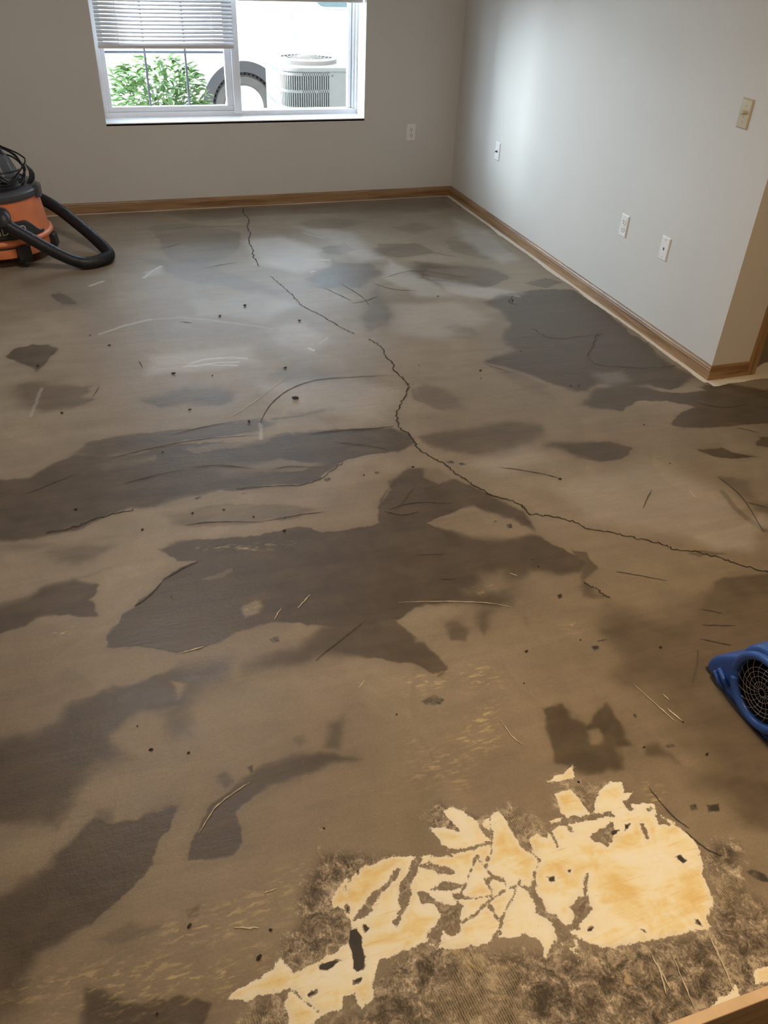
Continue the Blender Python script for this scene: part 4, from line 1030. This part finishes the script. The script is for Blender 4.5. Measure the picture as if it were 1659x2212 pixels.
md = housing.modifiers.new('hole', 'BOOLEAN'); md.operation = 'DIFFERENCE'; md.object = cut; md.solver = 'EXACT'
bpy.context.view_layer.update()
hm = bpy.data.meshes.new_from_object(housing.evaluated_get(bpy.context.evaluated_depsgraph_get()))
housing.modifiers.clear(); housing.data = hm; bpy.data.objects.remove(cut)
md = housing.modifiers.new('edge', 'EDGE_SPLIT'); md.split_angle = R(50)
# intake collar: raised rounded ring with a gap towards the nose
def ringarc(a0, a1, r, rr, x, n=40, flat=1.0):
    return [(x, r*math.cos(R(a))*1.0, cz_g+r*math.sin(R(a))) for a in np.linspace(a0, a1, n)]
cz_g = .113; RI = .088
bm = bmesh.new(); lathe(bm, [(RI-.002, .03), (RI-.002, .004), (RI+.006, .000), (RI+.014, .004), (RI+.018, .022)], 72, (0, 0, cz_g), 'x'); obj('intake_collar', bm, M_blue, fan, smooth=True)
bm = bmesh.new(); tube(bm, ringarc(-5, 172, RI+.010, 0, -.001, 60), .0115, 12); obj('rim_tube', bm, M_blue, fan, smooth=True)
bm = bmesh.new(); tube(bm, ringarc(-20, -165, RI+.010, 0, .003, 60), .0135, 12); obj('rim_tube', bm, M_blue, fan, smooth=True)
bm = bmesh.new(); P = [(-.07, .002), (.120, .002), (.140, .012), (.130, .026), (.108, .038), (.092, .034), (.070, .018), (.04, .010), (-.06, .010)]
prism(bm, P, 0, .002, .03); obj('base_skirt', bm, M_blue, fan, bevel=.008, bseg=3)
for dy, dz in ((.150, .050), (.160, .030)):
    bm = bmesh.new(); tube(bm, [(.004, dy, dz), (.000, dy-.028, dz-.012), (.004, dy-.050, dz-.02)], .0065, 10); obj('stacking_rib', bm, M_blue, fan, smooth=True)
bm = bmesh.new(); lathe(bm, [(.0005, .150), (.03, .150), (.032, .09), (.036, .11), (RI-.003, .150), (RI-.003, .006)], 56, (0, 0, cz_g), 'x'); obj('intake_throat', bm, M_dark, fan, smooth=True)
# squirrel cage wheel inside
bm = bmesh.new()
for k in range(28):
    a = 2*math.pi*k/28; vs = bx(bm, (.045, -.0015, .062), (.14, .0015, .080))
    bmesh.ops.rotate(bm, verts=vs, cent=(0, 0, 0), matrix=Matrix.Rotation(a, 3, 'X')); bmesh.ops.translate(bm, verts=vs, vec=(0, 0, cz_g))
obj('blower_wheel', bm, M_dark, fan)
bm = bmesh.new()
for rr in (.011, .028, .043, .0555, .0665): tube(bm, [(.001, rr*math.cos(a), cz_g+rr*math.sin(a)) for a in np.linspace(0, 2*math.pi, 64)[:-1]], .0007, 6, closed=True)
for k in range(18):
    a = 2*math.pi*k/18
    P = [(.0015, r*math.cos(a+(r/.09)**2*.55), cz_g+r*math.sin(a+(r/.09)**2*.55)) for r in np.linspace(.011, .092, 12)]
    tube(bm, P, .0006, 6)
obj('wire_guard', bm, M_wire, fan, smooth=True)
bm = bmesh.new(); tube(bm, catmull([(.05, -.03, .245), (.05, -.03, .275), (.14, -.03, .285), (.23, -.03, .275), (.23, -.03, .245)], 8), .012, 12); obj('carry_handle', bm, M_blue, fan, smooth=True)
for x in (.035, .24):
    for y in (-.06, .13):
        bm = bmesh.new(); lathe(bm, [(.001, -.001), (.011, -.001), (.012, .008), (.001, .009)], 14, (x, y, 0)); obj('rubber_foot', bm, M_black, fan)

# ================================================================== OAK BOARD beside the camera
t = thing('oak_board', 'oak board standing on edge in the bottom right corner, top edge painted as lit', 'board', (-1.35, -5.669, 0))
bm = bmesh.new(); bx(bm, (-.75, -.0085, .001), (.75, .0085, .262)); obj('panel', bm, M_oak[0], t, bevel=.0015)
bm = bmesh.new(); bx(bm, (-.75, -.0088, .262), (.75, .0088, .2685)); e = obj('lit_top_edge', bm, simple('oak_lit_tone', (.60, .44, .29), .5, var=.12, vscale=25), t, bevel=.0012)  # top edge coloured lighter for the light falling on it
e['label'] = 'wooden top edge painted beige as if lit'

# ================================================================== OUTDOORS
# shrub
sh = thing('shrub', 'bright green leafy shrub outside the left window sash', 'shrub', (-2.02, 1.15, -.2))
rs = random.Random(3)
bm = bmesh.new()
for k in range(26):
    a = rs.uniform(0, 6.28); r = rs.uniform(.05, .42)
    top = Vector((r*math.cos(a), r*math.sin(a)*.7, rs.uniform(.55, 1.02)*(1-.35*r)))
    tube(bm, catmull([(0, 0, 0), tuple(top*.5+Vector((rs.uniform(-.04, .04), rs.uniform(-.04, .04), 0))), tuple(top)], 4), lambda u, i: .006*(1-u)+.0015, 6)
obj('stems', bm, M_stem, sh)
bm = bmesh.new()
def leaf(c, d, n, L, w):
    d = d.normalized(); s = d.cross(n).normalized(); n = s.cross(d)
    pts = [(0, 0, 0), (.25, .8, .10), (.6, 1, .12), (1, 0, 0), (.6, -1, .12), (.25, -.8, .10), (.3, 0, .0), (.62, 0, .0)]
    v = [bm.verts.new(c+d*(L*p[0])+s*(w*p[1])+n*(L*p[2])) for p in pts]
    for f in ((0, 1, 6), (1, 2, 7, 6), (2, 3, 7), (0, 6, 5), (6, 7, 4, 5), (7, 3, 4)): bm.faces.new([v[i] for i in f])
for k in range(1900):
    th = rs.uniform(0, 6.28); u = rs.random()**.5; ph = rs.random()
    rr = .46*u*(1-.25*ph)
    c = Vector((rr*math.cos(th), rr*.75*math.sin(th), .18+.84*ph*(1-.33*(rr/.46)**2)))
    d = Vector((math.cos(th)+rs.uniform(-.8, .8), math.sin(th)+rs.uniform(-.8, .8), rs.uniform(-.5, .7)))
    leaf(c, d, Vector((rs.uniform(-.4, .4), rs.uniform(-.4, .4), 1)), rs.uniform(.055, .098), rs.uniform(.012, .020))
obj('foliage', bm, M_leaf, sh, smooth=True)

# air-conditioning condenser
AX0, AX1, AY0, AY1, AZ0, AZ1 = -1.022, -.30, 1.20, 1.92, -.13, .722
ac = thing('condenser_unit', 'beige louvred air-conditioning condenser outside the right window pane', 'air conditioner', ((AX0+AX1)/2, (AY0+AY1)/2, -.2))
o0 = Vector(((AX0+AX1)/2, (AY0+AY1)/2, -.2))
def A_(x, y, z): return tuple(Vector((x, y, z))-o0)
def ac_path(inset, x_to, n=10):
    r = .15-inset; cx_, cy2 = AX0+.15, AY0+.15; P = [(AX0+inset, AY1)]
    for k in range(n+1):
        a = math.pi+math.pi/2*k/n; P.append((cx_+r*math.cos(a), cy2+r*math.sin(a)))
    P.append((x_to, AY0+inset)); return P
def resample(P, step):
    out = []; carry = 0
    for (ax, ay), (bx_, by_) in zip(P, P[1:]):
        L = math.hypot(bx_-ax, by_-ay); s = carry
        while s < L:
            t_ = s/L; out.append((ax+(bx_-ax)*t_, ay+(by_-ay)*t_, math.atan2(by_-ay, bx_-ax))); s += step
        carry = s-L
    return out
XS = AX0+.375
bm = bmesh.new()   # vertical bars
for x, y, a in resample(ac_path(0, XS), .0185):
    vs = bx(bm, (-.0045, -.004, AZ0+.05+.2), (.0045, .004, AZ1-.03+.2)); bmesh.ops.rotate(bm, verts=vs, cent=(0, 0, 0), matrix=Matrix.Rotation(a, 3, 'Z'))
    bmesh.ops.translate(bm, verts=vs, vec=A_(x, y, -.2))
for k in range(7):  # bands round the corner
    z = AZ0+.04+k*.125
    P = ac_path(-.004, XS, 14); Q = ac_path(.012, XS, 14)
    rows = [[bm.verts.new(A_(p[0], p[1], z)), bm.verts.new(A_(p[0], p[1], z+.022)), bm.verts.new(A_(q[0], q[1], z+.022)), bm.verts.new(A_(q[0], q[1], z))] for p, q in zip(P, Q)]
    for B1, B2 in zip(rows, rows[1:]):
        for i in range(4): bm.faces.new((B1[i], B1[(i+1) % 4], B2[(i+1) % 4], B2[i]))
obj('louvre_guard', bm, M_acp, ac)
bm = bmesh.new(); P = ac_path(.035, XS, 10)
prism(bm, [A_(p[0], p[1], 0)[:2] for p in P]+[A_(XS, AY1, 0)[:2]], 2, AZ0+.02+.2, AZ1-.02+.2); obj('coil', bm, M_acd, ac)
bm = bmesh.new(); bx(bm, A_(XS, AY0, AZ0), A_(AX1, AY1, AZ1-.03)); cab = obj('service_panel', bm, M_acp, ac, bevel=.006)
for sx, sz in ((XS+.03, .66), (XS+.04, .12), (AX1-.03, .66)):
    bm = bmesh.new(); lathe(bm, [(.0005, -.006), (.006, -.005), (.008, 0)], 12, A_(sx, AY0, sz), 'y'); obj('screw', bm, M_acd, cab)
def cap_poly(g): return [A_(p[0], p[1], 0)[:2] for p in ac_path(-g, AX1+g, 12)]+[A_(AX1+g, AY1+g, 0)[:2], A_(AX0-g, AY1+g, 0)[:2]]
bm = bmesh.new(); prism(bm, cap_poly(.010), 2, AZ1-.035+.2, AZ1+.2); obj('top_cover', bm, M_acp, ac, bevel=.008, bseg=3)
bm = bmesh.new(); c0 = A_((AX0+AX1)/2-.09, (AY0+AY1)/2-.02, AZ1)
lathe(bm, [(.25, 0), (.255, .03), (.24, .045), (.225, .03)], 48, c0)
for rr in (.04, .07, .10, .13, .16, .19, .22): tube(bm, [(c0[0]+rr*math.cos(a), c0[1]+rr*math.sin(a), c0[2]+.05-.02*(rr/.22)**2) for a in np.linspace(0, 6.2832, 40)[:-1]], .003, 6, closed=True)
for k in range(8):
    a = math.pi/4*k; tube(bm, [(c0[0], c0[1], c0[2]+.05), (c0[0]+.235*math.cos(a), c0[1]+.235*math.sin(a), c0[2]+.032)], .003, 6)
obj('fan_guard', bm, M_acp, ac)
bm = bmesh.new(); bx(bm, A_(AX0-.02, AY0-.02, -.2), A_(AX1+.05, AY1+.05, AZ0)); obj('pad', bm, M_concrete_out, ac, bevel=.01)

# white van with its rear wheel in view
vy = 3.40; wc = (-.975, .062); wr = .315
van = thing('van', 'white van parked outside with dark wheel arch behind the condenser', 'van', (.6, vy, -.2))
VV = lambda x, y, z: (x-.6, y-vy, z+.2)
ar = .425
pr_ = [(-2.05, .12), (-2.05, .55), (-2.02, 1.55), (-1.9, 1.72), (1.9, 1.72), (2.4, 1.62), (2.95, 1.08), (3.55, .95), (3.66, .7), (3.66, .12), (3.10, .12)]
for a in np.linspace(0, 180, 20): pr_.append((2.66+ar*math.cos(R(a)), .062+ar*math.sin(R(a))))
pr_.append((2.22, .10)); pr_.append((wc[0]+ar+.02, .10))
for a in np.linspace(5, 175, 24): pr_.append((wc[0]+ar*math.cos(R(a)), wc[1]+ar*math.sin(R(a))))
pr_.append((wc[0]-ar-.02, .12))
bm = bmesh.new(); prism(bm, [(x-.6, z+.2) for x, z in pr_], 1, 0, 1.8); body = obj('body', bm, M_van, van, bevel=.03, bseg=3)
def archring(x0):
    bm = bmesh.new()
    rows = []
    for a in np.linspace(-2, 182, 40):
        c, s = math.cos(R(a)), math.sin(R(a)); row = []
        for r, y in ((ar+.012, -.03), (ar+.010, -.045), (ar-.09, -.035), (ar-.10, .0), (ar-.015, .35), (ar-.005, .0)):
            row.append(bm.verts.new(VV(x0+r*c, vy+y, wc[1]+r*s)))
        rows.append(row)
    for A, B in zip(rows, rows[1:]):
        for i in range(6): bm.faces.new((A[i], A[(i+1) % 6], B[(i+1) % 6], B[i]))
    obj('wheel_arch', bm, M_arch, van, smooth=False)
    bm = bmesh.new(); prism(bm, [(x0-.6+(ar-.005)*math.cos(R(a)), wc[1]+.2+(ar-.005)*math.sin(R(a))) for a in np.linspace(0, 180, 24)], 1, .30, .34); obj('wheel_well', bm, M_arch, van)
def wheel(x0):
    bm = bmesh.new(); lathe(bm, [(.205, .0), (.225, -.012), (.285, -.014), (.305, .0), (.315, .03), (.315, .18), (.30, .21), (.22, .21)], 56, VV(x0, vy, wc[1]), 'y')
    # tread blocks
    for k in range(44):
        a = 2*math.pi*k/44
        vs = bx(bm, (-.012, .012, .308), (.012, .19, .319)); bmesh.ops.rotate(bm, verts=vs, cent=(0, 0, 0), matrix=Matrix.Rotation(a, 3, 'Y')); bmesh.ops.translate(bm, verts=vs, vec=VV(x0, vy, wc[1]))
    w = obj('tyre', bm, M_tyre, van)
    bm = bmesh.new(); lathe(bm, [(.206, .002), (.200, -.006), (.180, .006), (.172, .04), (.12, .03), (.07, .012), (.06, -.004), (.0005, -.006)], 48, VV(x0, vy, wc[1]), 'y'); obj('rim', bm, M_rim, w, smooth=True)
for x0 in (wc[0], 2.66): archring(x0); wheel(x0)
bm = bmesh.new(); P = []
for cx2, cz2, a0 in ((-.10, 1.075, 180), (1.3, 1.075, 270), (1.3, 1.45, 0), (-.10, 1.45, 90)):
    for k in range(7): a = R(a0+15*k); P.append((cx2+.11*math.cos(a)-.6, cz2+.11*math.sin(a)+.2))
prism(bm, P, 1, -.006, .004); wn = obj('side_window', bm, M_vglass, van)
bm = bmesh.new(); tube(bm, [(x, -.006, z) for x, z in P], .014, 8, closed=True); obj('window_seal', bm, simple('grey_seal', (.30, .30, .30), .5), wn)
bm = bmesh.new(); bx(bm, VV(-.44, vy-.004, .30), VV(-.436, vy, 1.5)); obj('door_seam', bm, M_seal, van)

# red and white striped board far behind the shrub
t = thing('striped_board', 'small red and white board showing behind the shrub at far left', 'sign', (-3.28, 5.0, -.2))
for z0, z1, mm_ in ((.10, .30, M_red), (.30, .40, M_van), (.40, .78, M_red)):
    bm = bmesh.new(); bx(bm, (-.18, -.01, z0), (.10, .01, z1)); obj('board_band', bm, mm_, t)
bm = bmesh.new(); bx(bm, (-.14, .01, 0), (-.10, .05, .78)); obj('post', bm, M_stem, t)

# ================================================================== CRUMBS lying on the slab
CR = [(237,747,9),(375,808,12),(82,791,9),(459,812,6),(647,694,11),(475,684,11),(616,796,11),(639,863,18),(538,912,10),(410,886,8),(134,893,9),(195,725,6),(529,662,14),
 (946,641,7),(1038,801,8),(1039,818,5),(1250,834,6),(1233,834,5),(1391,918,5),(1107,650,10),(352,977,6),(164,1101,9),(416,1110,8),(484,1102,7),(548,1117,7),(614,1147,9),(615,1120,5),(308,1145,8),(370,1290,4),
 (786,1027,6),(892,1010,9),(1210,1036,10),(1447,1002,6),(1254,1383,5),(1427,1399,8),(1137,1408,8),(1150,1210,5),(1163,1225,6),(1527,1630,7),(1132,1477,4),(857,1544,5),(1391,1615,5),
 (327,1620,8),(408,1627,6),(560,2070,9),(410,2002,8),(585,2010,6),(297,1569,4),(1250,1690,5),(700,1790,4),(340,2190,5),(1475,1560,4),(905,790,5),(1125,760,5)]
rs = random.Random(11)
for i, (x, y, s) in enumerate(CR):
    fx, fy = floor_pt(x, y); s = s*.0005 if y > 1000 else s*.00062
    bm = bmesh.new(); bmesh.ops.create_icosphere(bm, subdivisions=1, radius=1)
    a = rs.uniform(0, 6.28); ca, sa = math.cos(a), math.sin(a)
    for v in bm.verts:
        p = Vector((v.co.x*rs.uniform(.7, 1.3)*1.5, v.co.y*rs.uniform(.7, 1.3), v.co.z*rs.uniform(.6, 1.1)*.6))*s
        v.co = (p.x*ca-p.y*sa, p.x*sa+p.y*ca, p.z)
    zmin = min(v.co.z for v in bm.verts)
    o = obj('mortar_crumb', bm, M_crumb); o.location = (float(fx), float(fy), -zmin+.0012)
    tag(o, 'tiny dark mortar crumb lying loose on the patched concrete floor', 'crumb', 'mortar crumbs scattered on the floor')
